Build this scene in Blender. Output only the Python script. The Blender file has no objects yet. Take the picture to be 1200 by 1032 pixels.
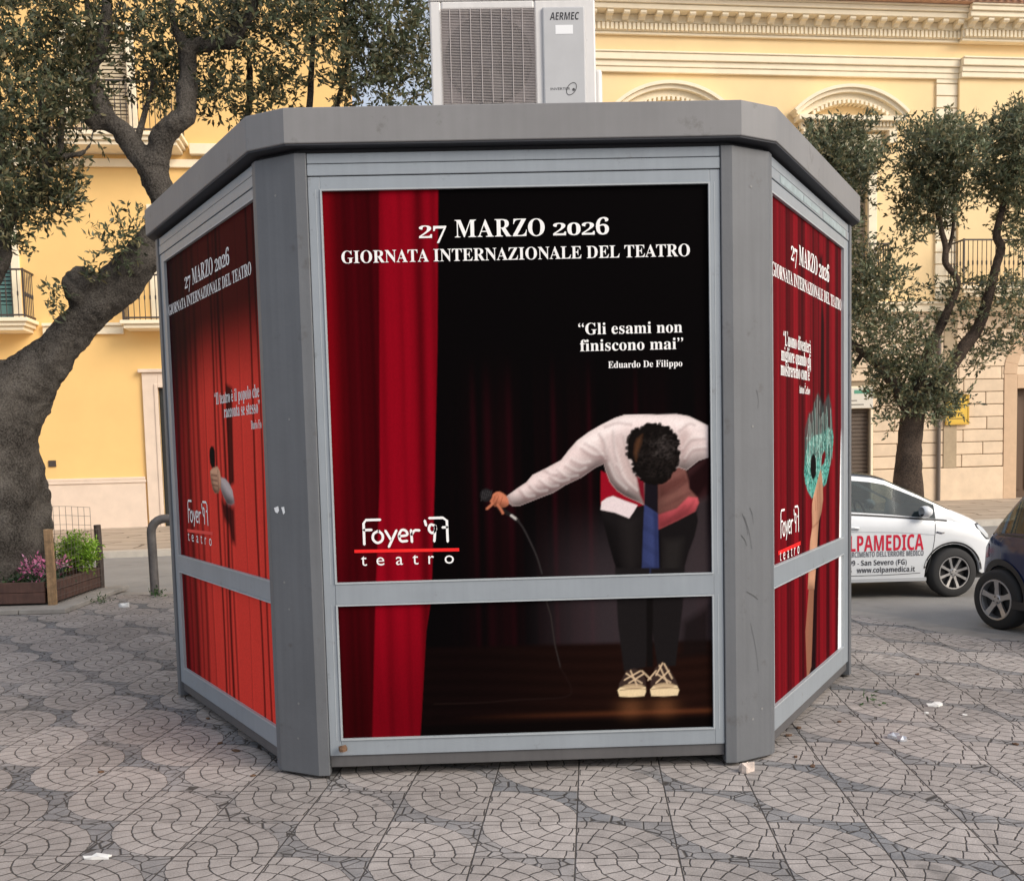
import bpy, bmesh, math, random
import numpy as np
from mathutils import Vector, Matrix

# ---------------------------------------------------------------- camera, sky, sun, exposure
scene = bpy.context.scene
COL = scene.collection
cam_data = bpy.data.cameras.new("camera")
cam = bpy.data.objects.new("camera", cam_data)
COL.objects.link(cam)
cam_data.sensor_fit = 'HORIZONTAL'
cam_data.sensor_width = 36.0
cam_data.lens = 36.0 * 1226.95 / 1200.0
cam_data.shift_y = 110.13 / 1200.0
cam_data.clip_start = 0.05
cam_data.clip_end = 2000.0
_r = Vector((0.99936694, -0.02529566, -0.0250171))
_u = Vector((0.02695181, 0.07928312, 0.99648773))
_f = Vector((0.02322338, 0.99653114, -0.07991469))
cam.matrix_world = Matrix(((_r.x, _u.x, -_f.x, -0.1957), (_r.y, _u.y, -_f.y, -5.7481),
                           (_r.z, _u.z, -_f.z, 1.8), (0, 0, 0, 1)))
scene.camera = cam

SUN_DIR = Vector((0.78, -0.58, 0.62)).normalized()        # towards the sun
world = bpy.data.worlds.new("World")
scene.world = world
world.use_nodes = True
wn = world.node_tree
bgn = wn.nodes['Background']
sky = wn.nodes.new('ShaderNodeTexSky')
sky.sky_type = 'NISHITA'
sky.sun_disc = False
sky.sun_elevation = math.asin(SUN_DIR.z)
sky.sun_rotation = math.atan2(SUN_DIR.x, SUN_DIR.y)
sky.air_density = 1.0
sky.dust_density = 4.0
sky.ozone_density = 1.0
veil = wn.nodes.new('ShaderNodeMix')                     # thin high cloud over the whole sky
veil.data_type = 'RGBA'
veil.inputs[0].default_value = 0.45
veil.inputs[7].default_value = (6.0, 6.1, 6.4, 1)
wn.links.new(sky.outputs[0], veil.inputs[6])
wn.links.new(veil.outputs[2], bgn.inputs[0])
bgn.inputs[1].default_value = 0.11
sun_data = bpy.data.lights.new("sun", 'SUN')
sun_data.energy = 1.5
sun_data.angle = math.radians(32)
sun_data.color = (1.0, 0.93, 0.84)
sun = bpy.data.objects.new("sun", sun_data)
COL.objects.link(sun)
sun.location = (20, -10, 30)
sun.rotation_euler = SUN_DIR.to_track_quat('Z', 'Y').to_euler()
scene.view_settings.view_transform = 'Standard'
scene.view_settings.look = 'None'
scene.view_settings.gamma = 1.0
scene.view_settings.exposure = 0.58
scene.cycles.max_bounces = 6
scene.cycles.use_denoising = True

random.seed(7)
RNG = np.random.default_rng(7)


# ---------------------------------------------------------------- helpers
def lin(r, g, b, k=1.0):
    f = lambda c: (c / 12.92 if c <= 0.04045 else ((c + 0.055) / 1.055) ** 2.4)
    return (f(r / 255) * k, f(g / 255) * k, f(b / 255) * k)


def mat(name, color, rough=0.6, metal=0.0, var=0.0, scale=6.0, bump=0.0, bscale=60.0, spec=0.5,
        streak=0.0, dirt=None, island=0.0, coord='Object', coat=0.0):
    m = bpy.data.materials.new(name)
    m.use_nodes = True
    nt = m.node_tree
    b = nt.nodes['Principled BSDF']
    b.inputs['Roughness'].default_value = rough
    b.inputs['Metallic'].default_value = metal
    b.inputs['Specular IOR Level'].default_value = spec
    b.inputs['Coat Weight'].default_value = coat
    b.inputs['Base Color'].default_value = (*color, 1)
    N, L = nt.nodes.new, nt.links.new
    tc = N('ShaderNodeTexCoord')
    src = tc.outputs[coord]
    col = None
    if var > 0:
        n = N('ShaderNodeTexNoise')
        n.inputs['Scale'].default_value = scale
        n.inputs['Detail'].default_value = 6
        n.inputs['Roughness'].default_value = 0.62
        L(src, n.inputs['Vector'])
        r = N('ShaderNodeMapRange')
        r.inputs[1].default_value, r.inputs[2].default_value = 0.3, 0.7
        r.inputs[3].default_value, r.inputs[4].default_value = 1 - var, 1 + var
        L(n.outputs['Fac'], r.inputs[0])
        mx = N('ShaderNodeMix')
        mx.data_type = 'RGBA'
        mx.blend_type = 'MULTIPLY'
        mx.inputs[0].default_value = 1
        mx.inputs[6].default_value = (*color, 1)
        L(r.outputs[0], mx.inputs[7])
        col = mx.outputs[2]
    if streak > 0:
        mp = N('ShaderNodeMapping')
        mp.inputs['Scale'].default_value = (14, 14, 0.5)
        L(src, mp.inputs[0])
        n = N('ShaderNodeTexNoise')
        n.inputs['Scale'].default_value = 2.0
        n.inputs['Detail'].default_value = 5
        L(mp.outputs[0], n.inputs['Vector'])
        r = N('ShaderNodeMapRange')
        r.inputs[1].default_value, r.inputs[2].default_value = 0.35, 0.75
        r.inputs[3].default_value, r.inputs[4].default_value = 1 + streak * .4, 1 - streak
        L(n.outputs['Fac'], r.inputs[0])
        mx = N('ShaderNodeMix')
        mx.data_type = 'RGBA'
        mx.blend_type = 'MULTIPLY'
        mx.inputs[0].default_value = 1
        if col is None:
            mx.inputs[6].default_value = (*color, 1)
        else:
            L(col, mx.inputs[6])
        L(r.outputs[0], mx.inputs[7])
        col = mx.outputs[2]
    if island > 0:
        g = N('ShaderNodeNewGeometry')
        r = N('ShaderNodeMapRange')
        r.inputs[3].default_value, r.inputs[4].default_value = 1 - island, 1 + island
        L(g.outputs['Random Per Island'], r.inputs[0])
        mx = N('ShaderNodeMix')
        mx.data_type = 'RGBA'
        mx.blend_type = 'MULTIPLY'
        mx.inputs[0].default_value = 1
        if col is None:
            mx.inputs[6].default_value = (*color, 1)
        else:
            L(col, mx.inputs[6])
        L(r.outputs[0], mx.inputs[7])
        col = mx.outputs[2]
    if dirt is not None:          # (colour, threshold, scale): stains with a shape of their own
        n = N('ShaderNodeTexNoise')
        n.inputs['Scale'].default_value = dirt[2]
        n.inputs['Detail'].default_value = 9
        n.inputs['Roughness'].default_value = 0.7
        L(src, n.inputs['Vector'])
        r = N('ShaderNodeMapRange')
        r.inputs[1].default_value, r.inputs[2].default_value = dirt[1], dirt[1] + 0.12
        L(n.outputs['Fac'], r.inputs[0])
        mx = N('ShaderNodeMix')
        mx.data_type = 'RGBA'
        L(r.outputs[0], mx.inputs[0])
        if col is None:
            mx.inputs[6].default_value = (*color, 1)
        else:
            L(col, mx.inputs[6])
        mx.inputs[7].default_value = (*dirt[0], 1)
        col = mx.outputs[2]
    if col is not None:
        L(col, b.inputs['Base Color'])
    if bump > 0:
        n = N('ShaderNodeTexNoise')
        n.inputs['Scale'].default_value = bscale
        n.inputs['Detail'].default_value = 4
        L(src, n.inputs['Vector'])
        bp = N('ShaderNodeBump')
        bp.inputs['Strength'].default_value = bump
        bp.inputs['Distance'].default_value = 0.02
        L(n.outputs['Fac'], bp.inputs['Height'])
        L(bp.outputs[0], b.inputs['Normal'])
    return m


class MB:
    """collects simple solids, links them as ONE mesh object"""
    def __init__(self):
        self.v, self.f, self.mi = [], [], []
        self.cur = 0

    def add(self, verts, faces):
        o = len(self.v)
        self.v += [tuple(p) for p in verts]
        self.f += [tuple(i + o for i in f) for f in faces]
        self.mi += [self.cur] * len(faces)

    def box(self, x0, x1, y0, y1, z0, z1):
        if x0 > x1: x0, x1 = x1, x0
        if y0 > y1: y0, y1 = y1, y0
        if z0 > z1: z0, z1 = z1, z0
        self.add([(x0, y0, z0), (x1, y0, z0), (x1, y1, z0), (x0, y1, z0),
                  (x0, y0, z1), (x1, y0, z1), (x1, y1, z1), (x0, y1, z1)],
                 [(3, 2, 1, 0), (4, 5, 6, 7), (0, 1, 5, 4), (1, 2, 6, 5), (2, 3, 7, 6), (3, 0, 4, 7)])

    def prism(self, poly, z0, z1, fn=None):
        """poly of (x, y), extruded from z0 to z1; fn maps (x, y, z) to space"""
        fn = fn or (lambda x, y, z: (x, y, z))
        n = len(poly)
        vs = [fn(x, y, z0) for x, y in poly] + [fn(x, y, z1) for x, y in poly]
        fs = [tuple(range(n))[::-1], tuple(range(n, 2 * n))]
        fs += [(i, (i + 1) % n, n + (i + 1) % n, n + i) for i in range(n)]
        self.add(vs, fs)

    def tube(self, pts, n=8, cap=True, noise=0.0, seed=0):
        """pts of (x, y, z, r)"""
        rnd = random.Random(seed)
        P = [Vector(p[:3]) for p in pts]
        rings = []
        ref = None
        for i, p in enumerate(P):
            t = (P[min(i + 1, len(P) - 1)] - P[max(i - 1, 0)])
            t.normalize()
            if ref is None:
                ref = t.orthogonal().normalized()
            ref = (ref - t * ref.dot(t)).normalized()
            b = t.cross(ref)
            ring = []
            for k in range(n):
                a = 2 * math.pi * k / n
                rr = pts[i][3] * (1 + noise * (rnd.random() - .5) * 2)
                ring.append(p + (ref * math.cos(a) + b * math.sin(a)) * rr)
            rings.append(ring)
        vs = [q for r in rings for q in r]
        fs = []
        for i in range(len(rings) - 1):
            for k in range(n):
                fs.append((i * n + k, i * n + (k + 1) % n, (i + 1) * n + (k + 1) % n, (i + 1) * n + k))
        if cap:
            fs.append(tuple(range(n))[::-1])
            fs.append(tuple((len(rings) - 1) * n + k for k in range(n)))
        self.add(vs, fs)

    def lathe(self, prof, c, axis='y', n=32):
        """prof of (r, h) round an axis through c"""
        vs = []
        for r, h in prof:
            for k in range(n):
                a = 2 * math.pi * k / n
                p = (r * math.cos(a), h, r * math.sin(a)) if axis == 'y' else (r * math.cos(a), r * math.sin(a), h)
                vs.append((c[0] + p[0], c[1] + p[1], c[2] + p[2]))
        fs = []
        for i in range(len(prof) - 1):
            for k in range(n):
                fs.append((i * n + k, i * n + (k + 1) % n, (i + 1) * n + (k + 1) % n, (i + 1) * n + k))
        self.add(vs, fs)

    def map(self, fn):
        self.v = [tuple(fn(*p)) for p in self.v]
        return self

    def build(self, name, m, parent=None, smooth=False, bevel=0.0, fix=True):
        me = bpy.data.meshes.new(name)
        me.from_pydata(self.v, [], self.f)
        ms = m if isinstance(m, (list, tuple)) else [m]
        for k in ms:
            me.materials.append(k)
        if len(ms) > 1:
            me.polygons.foreach_set('material_index', self.mi)
        if fix:
            bm = bmesh.new()
            bm.from_mesh(me)
            bmesh.ops.recalc_face_normals(bm, faces=bm.faces)
            bm.to_mesh(me)
            bm.free()
        o = link(name, me, parent)
        if smooth:
            me.polygons.foreach_set('use_smooth', [True] * len(me.polygons))
            me.set_sharp_from_angle(angle=math.radians(smooth if smooth is not True else 50))
        if bevel:
            bv = o.modifiers.new('bevel', 'BEVEL')
            bv.width = bevel
            bv.segments = 2
            bv.limit_method = 'ANGLE'
        return o


def link(name, me, parent=None):
    o = bpy.data.objects.new(name, me)
    COL.objects.link(o)
    if parent is not None:
        o.parent = parent
    return o


def tag(o, label=None, cat=None, group=None, kind=None):
    if label: o['label'] = label
    if cat: o['category'] = cat
    if group: o['group'] = group
    if kind: o['kind'] = kind
    return o


def empty(name, loc, label, cat, rz=0.0, group=None):
    o = bpy.data.objects.new(name, None)
    COL.objects.link(o)
    o.location = loc
    o.rotation_euler = (0, 0, rz)
    return tag(o, label, cat, group)


def smooth_path(pts, sub=5):
    """Catmull-Rom through points of any dimension"""
    P = [np.array(p, float) for p in pts]
    out = []
    for i in range(len(P) - 1):
        p0 = P[i - 1] if i > 0 else 2 * P[i] - P[i + 1]
        p1, p2 = P[i], P[i + 1]
        p3 = P[i + 2] if i + 2 < len(P) else 2 * P[i + 1] - P[i]
        for k in range(sub):
            t = k / sub
            out.append(.5 * (2 * p1 + (p2 - p0) * t + (2 * p0 - 5 * p1 + 4 * p2 - p3) * t * t
                             + (3 * p1 - p0 - 3 * p2 + p3) * t ** 3))
    out.append(P[-1])
    return out


# ---- lettering: text is turned into flat meshes and fitted to measured boxes
def styled(s, U, Lo, D):
    return ''.join(chr(U + ord(c) - 65) if 'A' <= c <= 'Z' else chr(Lo + ord(c) - 97) if 'a' <= c <= 'z'
                   else chr(D + ord(c) - 48) if '0' <= c <= '9' else c for c in s)
def serif(s): return styled(s, 0x1D400, 0x1D41A, 0x1D7CE)
def sansb(s): return styled(s, 0x1D5D4, 0x1D5EE, 0x1D7EC)


_txt = {}
def text2d(body, fat=0.0):
    """(verts Nx2, faces) of a body one em high"""
    if (body, fat) in _txt:
        return _txt[(body, fat)]
    cu = bpy.data.curves.new('text', 'FONT')
    cu.body = body
    cu.resolution_u = 3
    cu.offset = fat
    o = bpy.data.objects.new('text', cu)
    COL.objects.link(o)
    bpy.context.view_layer.update()
    me = bpy.data.meshes.new_from_object(o.evaluated_get(bpy.context.evaluated_depsgraph_get()))
    v = np.array([tuple(p.co)[:2] for p in me.vertices]) if len(me.vertices) else np.zeros((0, 2))
    f = [tuple(p.vertices) for p in me.polygons]
    bpy.data.objects.remove(o)
    bpy.data.curves.remove(cu)
    bpy.data.meshes.remove(me)
    _txt[(body, fat)] = (v, f)
    return v, f


def put_text(mb, body, u0, u1, base, cap, fn, capref=0.69, fat=0.0):
    """text between u0 and u1 on a baseline; cap = height of a capital; fn(u, z) gives the point"""
    v, f = text2d(body, fat)
    lo, hi = v[:, 0].min(), v[:, 0].max()
    sx = (u1 - u0) / (hi - lo)
    sz = cap / capref
    mb.add([fn(u0 + (x - lo) * sx, base + y * sz) for x, y in v], f)


def put_oldstyle(mb, u0, u1, base, cap, fn):
    """27 MARZO 2026 with old-style figures, as on the posters"""
    items = [('2', .72, 0), ('7', .98, -.30), (' ', 0, 0), ('M', 1, 0), ('A', 1, 0), ('R', 1, 0), ('Z', 1, 0),
             ('O', 1, 0), (' ', 0, 0), ('2', .72, 0), ('0', .72, 0), ('2', .72, 0), ('6', 1.0, 0)]
    x, placed = 0.0, []
    for c, h, d in items:
        if c == ' ':
            x += .30
            continue
        v, f = text2d(serif(c))
        lo, hi = v[:, 0].min(), v[:, 0].max()
        zh = v[:, 1].max()
        w = (hi - lo) * (1.14 if c in '0267' else 1.0)
        placed.append((v, f, lo, hi, x, w, h / zh, d))
        x += w + .05
    s = (u1 - u0) / (x - .05)
    for v, f, lo, hi, px, w, k, d in placed:
        mb.add([fn(u0 + (px + (a - lo) / (hi - lo) * w) * s, base + (b * k + d) * cap) for a, b in v], f)


def ribbon(mb, pts, w, fn, taper=None):
    """flat stroke of width w with round ends through 2-D points"""
    P = [np.array(p, float) for p in pts]
    Lft, Rgt = [], []
    for i, p in enumerate(P):
        t = P[min(i + 1, len(P) - 1)] - P[max(i - 1, 0)]
        t = t / (np.linalg.norm(t) + 1e-9)
        n = np.array([-t[1], t[0]]) * w / 2
        Lft.append(p + n)
        Rgt.append(p - n)
    t0 = P[0] - P[1]; t0 = t0 / (np.linalg.norm(t0) + 1e-9) * w / 2
    t1 = P[-1] - P[-2]; t1 = t1 / (np.linalg.norm(t1) + 1e-9) * w / 2
    n = len(P)
    vs = [fn(*p) for p in Lft] + [fn(*p) for p in Rgt]
    fs = [(i, i + 1, n + i + 1, n + i) for i in range(n - 1)]
    vs += [fn(*(P[0] + t0)), fn(*(P[-1] + t1))]
    fs += [(0, n, 2 * n), (n - 1, 2 * n - 1, 2 * n + 1)]
    mb.add(vs, fs)


def emblem_strokes(X, Z, w, h, fn):
    """the hand-drawn emblem: Foyer '97 over a red bar; returns (white mesh, red mesh)"""
    # unit frame: 300 wide, 100 high
    wh = MB()
    q = lambda pts: [(X + a / 300 * w, Z + b / 100 * h) for a, b in pts]
    S = [[(8, 18), (8, 88), (16, 99), (64, 99)], [(8, 66), (34, 66)],
         smooth_path([(56, 62), (40, 52), (38, 34), (52, 22), (68, 30), (70, 48), (57, 62)], 4),
         [(80, 62), (97, 32)], [(117, 62), (90, 8)],
         smooth_path([(126, 42), (152, 46), (148, 60), (134, 62), (125, 44), (132, 26), (152, 26)], 4),
         [(166, 62), (168, 22)], smooth_path([(167, 46), (178, 60), (194, 60)], 4),
         [(213, 92), (217, 76)],
         smooth_path([(246, 74), (232, 78), (226, 62), (236, 50), (248, 60), (248, 74)], 4), [(248, 72), (243, 22)],
         [(228, 100), (274, 100), (287, 90), (288, 20)], [(272, 68), (288, 68)]]
    for s in S:
        ribbon(wh, q(s), .028 * w, fn)
    return wh


def raster_mesh(name, m, parent, A, u0, u1, z0, z1, fn):
    """a flat printed sheet: one vertex per printed dot, A = HxWx3 linear colours (row 0 = bottom)"""
    H, W_ = A.shape[:2]
    us = np.linspace(u0, u1, W_)
    zs = np.linspace(z0, z1, H)
    UU, ZZ = np.meshgrid(us, zs)
    O = np.array(fn(0, 0)); EU = np.array(fn(1, 0)) - O; EZ = np.array(fn(0, 1)) - O
    co = (O + UU[..., None] * EU + ZZ[..., None] * EZ).reshape(-1, 3)
    idx = np.arange(H * W_).reshape(H, W_)
    q = np.stack([idx[:-1, :-1], idx[:-1, 1:], idx[1:, 1:], idx[1:, :-1]], -1).reshape(-1, 4)
    me = bpy.data.meshes.new(name)
    me.vertices.add(len(co))
    me.vertices.foreach_set('co', co.astype(np.float32).ravel())
    me.loops.add(q.size)
    me.loops.foreach_set('vertex_index', q.astype(np.int32).ravel())
    me.polygons.add(len(q))
    me.polygons.foreach_set('loop_start', np.arange(0, q.size, 4, dtype=np.int32))
    me.update()
    ca = me.color_attributes.new('print', 'FLOAT_COLOR', 'POINT')
    rgba = np.concatenate([A.reshape(-1, 3), np.ones((H * W_, 1))], 1).astype(np.float32)
    ca.data.foreach_set('color', rgba.ravel())
    me.materials.append(m)
    return link(name, me, parent)


class Print:
    """paints ink on a sheet, in metres"""
    def __init__(self, u0, u1, z0, z1, du, dz):
        self.b = (u0, u1, z0, z1)
        self.W = int((u1 - u0) / du); self.H = int((z1 - z0) / dz)
        self.U, self.Z = np.meshgrid(np.linspace(u0, u1, self.W), np.linspace(z0, z1, self.H))
        self.A = np.zeros((self.H, self.W, 3))

    def mix(self, mask, c):
        c = np.array(c) if not isinstance(c, np.ndarray) else c
        self.A = self.A * (1 - mask[..., None]) + c * mask[..., None]

    def sd(self, poly):
        X, Z = self.U, self.Z
        d = np.full(X.shape, 1e9)
        ins = np.zeros(X.shape, bool)
        n = len(poly)
        for i in range(n):
            ax, az = poly[i]; bx, bz = poly[(i + 1) % n]
            ex, ez = bx - ax, bz - az
            t = np.clip(((X - ax) * ex + (Z - az) * ez) / (ex * ex + ez * ez + 1e-12), 0, 1)
            d = np.minimum(d, np.hypot(X - ax - t * ex, Z - az - t * ez))
            c = (az > Z) != (bz > Z)
            ins ^= c & (X < ex * (Z - az) / (ez if abs(ez) > 1e-9 else 1e-9) + ax)
        return np.where(ins, -d, d)

    def fill(self, poly, c, soft=.008, a=1.0, curve=0):
        if curve:
            poly = [tuple(p) for p in smooth_path(list(poly) + [poly[0]], curve)[:-1]]
        s = self.sd(poly)
        m = np.clip(.5 - s / soft, 0, 1) * a
        self.mix(m, c)
        return m

    def line(self, pts, w, c, soft=.008, a=1.0):
        X, Z = self.U, self.Z
        d = np.full(X.shape, 1e9)
        for (ax, az), (bx, bz) in zip(pts[:-1], pts[1:]):
            ex, ez = bx - ax, bz - az
            t = np.clip(((X - ax) * ex + (Z - az) * ez) / (ex * ex + ez * ez + 1e-12), 0, 1)
            d = np.minimum(d, np.hypot(X - ax - t * ex, Z - az - t * ez))
        self.mix(np.clip(.5 - (d - w / 2) / soft, 0, 1) * a, c)

    def ell(self, cx, cz, rx, rz, c, soft=.15, a=1.0):
        d = np.hypot((self.U - cx) / rx, (self.Z - cz) / rz)
        self.mix(np.clip((1 - d) / soft + .5, 0, 1) * a, c)

    def blur(self, mask, r, n=2):
        """softens the ink inside a mask"""
        B = self.A * mask[..., None]; K = mask.copy()
        def box(a):
            for ax in (0, 1):
                acc = np.zeros_like(a)
                for d in range(-r, r + 1):
                    acc += np.roll(a, d, ax)
                a = acc / (2 * r + 1)
            return a
        for _ in range(n):
            B = box(B); K = box(K)
        sm = B / np.maximum(K, 1e-4)[..., None]
        self.A = self.A * (1 - mask[..., None]) + sm * mask[..., None]

    def round_off(self, mask, r, k):
        """models a printed figure: lit from above, darker along its under edges and folds"""
        B = mask.copy()
        for _ in range(3):
            for ax in (0, 1):
                acc = np.zeros_like(B)
                for d in range(-r, r + 1):
                    acc += np.roll(B, d, ax)
                B = acc / (2 * r + 1)
        g = np.zeros_like(B)
        g[1:-1] = (B[2:] - B[:-2]) * r
        gx = np.zeros_like(B)
        gx[:, 1:-1] = (B[:, 2:] - B[:, :-2]) * r
        t = np.clip(1 - k * np.clip(g + .35 * gx, -.25, 1.2) - k * .25 * (1 - B), .05, 1.3)
        self.A = self.A * (1 - mask[..., None]) + np.clip(self.A * t[..., None], 0, .88) * mask[..., None]

    def grain(self, seed, k):
        rs = np.random.RandomState(seed)
        self.A = np.clip(self.A * (1 + k * (rs.rand(self.H, self.W, 1) - .5)), 0, 1)

    def step(self, x, x0, x1):
        t = np.clip((x - x0) / (x1 - x0), 0, 1)
        return t * t * (3 - 2 * t)

# ---------------------------------------------------------------- materials
M = {}
M['asphalt'] = mat('asphalt', (.27, .26, .245), .9, var=.12, scale=1.2, bump=.3, bscale=180, dirt=((.19, .185, .18), .60, .8))
M['kerb'] = mat('kerb_stone', (.30, .28, .255), .85, var=.15, scale=5, bump=.2, bscale=90)
M['alu'] = mat('grey_aluminium', (.28, .315, .35), .42, metal=.1, var=.06, scale=3, streak=.05, dirt=((.17, .172, .175), .61, 7))
M['alu_dull'] = mat('dull_upper_boards', (.215, .215, .215), .5, metal=.1, var=.08, scale=3, streak=.08)
M['alu_edge'] = mat('pale_frame_edge', (.37, .405, .43), .45, var=.05)
M['groove'] = mat('dark_gasket', (.025, .027, .03), .7)
M['grey_paint'] = mat('grey_painted_steel', (.122, .130, .142), .5, var=.07, scale=2.5, streak=.09, bump=.05, bscale=40,
                      dirt=((.085, .083, .082), .60, 6))
M['roof_paint'] = mat('grey_roof_sheet', (.21, .21, .215), .55, var=.08, scale=2.0, streak=.05, dirt=((.12, .115, .11), .60, 4))
M['plinth'] = mat('plinth_steel', (.092, .09, .093), .5, var=.10, scale=3, streak=.1)
M['white_ink'] = mat('white_ink', (.86, .86, .86), .7, spec=.1)
M['red_ink'] = mat('red_ink', lin(235, 12, 10), .45)
M['white_paper'] = mat('bare_white_paper', (.82, .84, .86), .6)
M['glue'] = mat('old_tape', (.30, .37, .39), .5, var=.2, scale=20)
M['black'] = mat('black_rubber', (.02, .02, .022), .6)


def print_mat():
    m = bpy.data.materials.new('printed_sheet')
    m.use_nodes = True
    nt = m.node_tree
    b = nt.nodes['Principled BSDF']
    a = nt.nodes.new('ShaderNodeVertexColor')
    a.layer_name = 'print'
    nt.links.new(a.outputs[0], b.inputs['Base Color'])
    b.inputs['Roughness'].default_value = .7
    b.inputs['Specular IOR Level'].default_value = .03
    return m
M['print'] = print_mat()


def paving_mat():
    """stamped slabs: quarter fans of small blocks with a blue-grey corner, turned half round from slab to slab"""
    m = bpy.data.materials.new('fan_paving')
    m.use_nodes = True
    nt = m.node_tree
    b = nt.nodes['Principled BSDF']
    N, L = nt.nodes.new, nt.links.new
    def math_(op, a, c=None, d=None):
        n = N('ShaderNodeMath')
        n.operation = op
        for i, s in enumerate((a, c, d)):
            if s is None:
                continue
            if isinstance(s, (int, float)):
                n.inputs[i].default_value = s
            else:
                L(s, n.inputs[i])
        return n.outputs[0]
    tc = N('ShaderNodeTexCoord')
    mp = N('ShaderNodeMapping')
    mp.vector_type = 'TEXTURE'
    mp.inputs['Location'].default_value = (-0.753, -1.169, 0)
    mp.inputs['Rotation'].default_value = (0, 0, -0.10)
    mp.inputs['Scale'].default_value = (.455, .455, 1)
    L(tc.outputs['Object'], mp.inputs[0])
    # slight waviness of the hand-made joints
    nw = N('ShaderNodeTexNoise'); nw.inputs['Scale'].default_value = 7; nw.inputs['Detail'].default_value = 2
    L(mp.outputs[0], nw.inputs['Vector'])
    vm = N('ShaderNodeVectorMath'); vm.operation = 'SUBTRACT'; L(nw.outputs['Color'], vm.inputs[0]); vm.inputs[1].default_value = (.5, .5, .5)
    vs = N('ShaderNodeVectorMath'); vs.operation = 'SCALE'; L(vm.outputs[0], vs.inputs[0]); vs.inputs['Scale'].default_value = .05
    va = N('ShaderNodeVectorMath'); va.operation = 'ADD'; L(mp.outputs[0], va.inputs[0]); L(vs.outputs[0], va.inputs[1])
    s0 = N('ShaderNodeSeparateXYZ'); L(mp.outputs[0], s0.inputs[0])
    s = N('ShaderNodeSeparateXYZ'); L(va.outputs[0], s.inputs[0])
    ix, iy = math_('FLOOR', s0.outputs[0]), math_('FLOOR', s0.outputs[1])
    fx, fy = math_('SUBTRACT', s.outputs[0], ix), math_('SUBTRACT', s.outputs[1], iy)
    gx, gy = math_('SUBTRACT', s0.outputs[0], ix), math_('SUBTRACT', s0.outputs[1], iy)
    par = math_('FLOORED_MODULO', math_('ADD', ix, iy), 2)
    # turned slabs: f -> 1 - f
    flip = lambda f: math_('ADD', math_('MULTIPLY', f, math_('SUBTRACT', 1, math_('MULTIPLY', par, 2))), par)
    qx, qy = flip(fx), flip(fy)
    r = math_('SQRT', math_('ADD', math_('MULTIPLY', qx, qx), math_('MULTIPLY', qy, qy)))
    ang = math_('DIVIDE', math_('ARCTAN2', qy, qx), math.pi / 2)
    rr = math_('MULTIPLY', r, 4.9)
    ring = math_('FLOOR', rr)
    fr = math_('SUBTRACT', rr, ring)
    nb = math_('ADD', math_('MULTIPLY', ring, 1.55), 1.0)
    ab = math_('MULTIPLY', ang, math_('ROUND', nb))
    fa = math_('FRACT', math_('ADD', ab, math_('MULTIPLY', ring, .37)))
    # distance to joints in slab units
    dr = math_('DIVIDE', math_('MINIMUM', fr, math_('SUBTRACT', 1, fr)), 4.9)
    arc = math_('DIVIDE', math_('MULTIPLY', r, math.pi / 2), math_('ROUND', nb))
    da = math_('MULTIPLY', math_('MINIMUM', fa, math_('SUBTRACT', 1, fa)), arc)
    blue = math_('GREATER_THAN', r, 1.02)
    djoin = math_('MINIMUM', dr, da)
    # corner zone: irregular little stones
    vo = N('ShaderNodeTexVoronoi'); vo.feature = 'DISTANCE_TO_EDGE'; vo.inputs['Scale'].default_value = 5.5
    L(mp.outputs[0], vo.inputs['Vector'])
    dv = math_('DIVIDE', vo.outputs['Distance'], 5.0)
    dblue = math_('MINIMUM', dv, math_('SUBTRACT', r, 1.0))
    dj = math_('ADD', math_('MULTIPLY', djoin, math_('SUBTRACT', 1, blue)), math_('MULTIPLY', dblue, blue))
    edge = math_('MINIMUM', math_('MINIMUM', gx, math_('SUBTRACT', 1, gx)), math_('MINIMUM', gy, math_('SUBTRACT', 1, gy)))
    def ramp(x, a, c):
        n = N('ShaderNodeMapRange'); n.interpolation_type = 'SMOOTHSTEP'
        n.inputs[1].default_value, n.inputs[2].default_value = a, c
        L(x, n.inputs[0]); return n.outputs[0]
    j1 = ramp(dj, .002, .0125)
    j2 = ramp(edge, .002, .013)
    jj = math_('MULTIPLY', j1, j2)
    # colour
    wn_ = N('ShaderNodeTexWhiteNoise'); wn_.noise_dimensions = '2D'
    cx = N('ShaderNodeCombineXYZ'); L(ix, cx.inputs[0]); L(iy, cx.inputs[1]); L(cx.outputs[0], wn_.inputs[0])
    big = N('ShaderNodeTexNoise'); big.inputs['Scale'].default_value = .55; big.inputs['Detail'].default_value = 5
    L(tc.outputs['Object'], big.inputs['Vector'])
    fine = N('ShaderNodeTexNoise'); fine.inputs['Scale'].default_value = 120; fine.inputs['Detail'].default_value = 3
    L(tc.outputs['Object'], fine.inputs['Vector'])
    mid = N('ShaderNodeTexNoise'); mid.inputs['Scale'].default_value = 9; mid.inputs['Detail'].default_value = 6
    L(tc.outputs['Object'], mid.inputs['Vector'])
    def mr(x, a, c, d, e):
        n = N('ShaderNodeMapRange')
        for i, v in enumerate((a, c, d, e)): n.inputs[i + 1].default_value = v
        L(x, n.inputs[0]); return n.outputs[0]
    k = math_('MULTIPLY', mr(wn_.outputs['Value'], 0, 1, .84, 1.10), mr(big.outputs['Fac'], .3, .7, .78, 1.16))
    k = math_('MULTIPLY', k, mr(fine.outputs['Fac'], .3, .7, .80, 1.2))
    k = math_('MULTIPLY', k, mr(mid.outputs['Fac'], .25, .75, .80, 1.2))
    c1 = N('ShaderNodeMix'); c1.data_type = 'RGBA'
    fade = N('ShaderNodeTexNoise'); fade.inputs['Scale'].default_value = .9; fade.inputs['Detail'].default_value = 4;
    L(tc.outputs['Object'], fade.inputs['Vector'])
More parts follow.
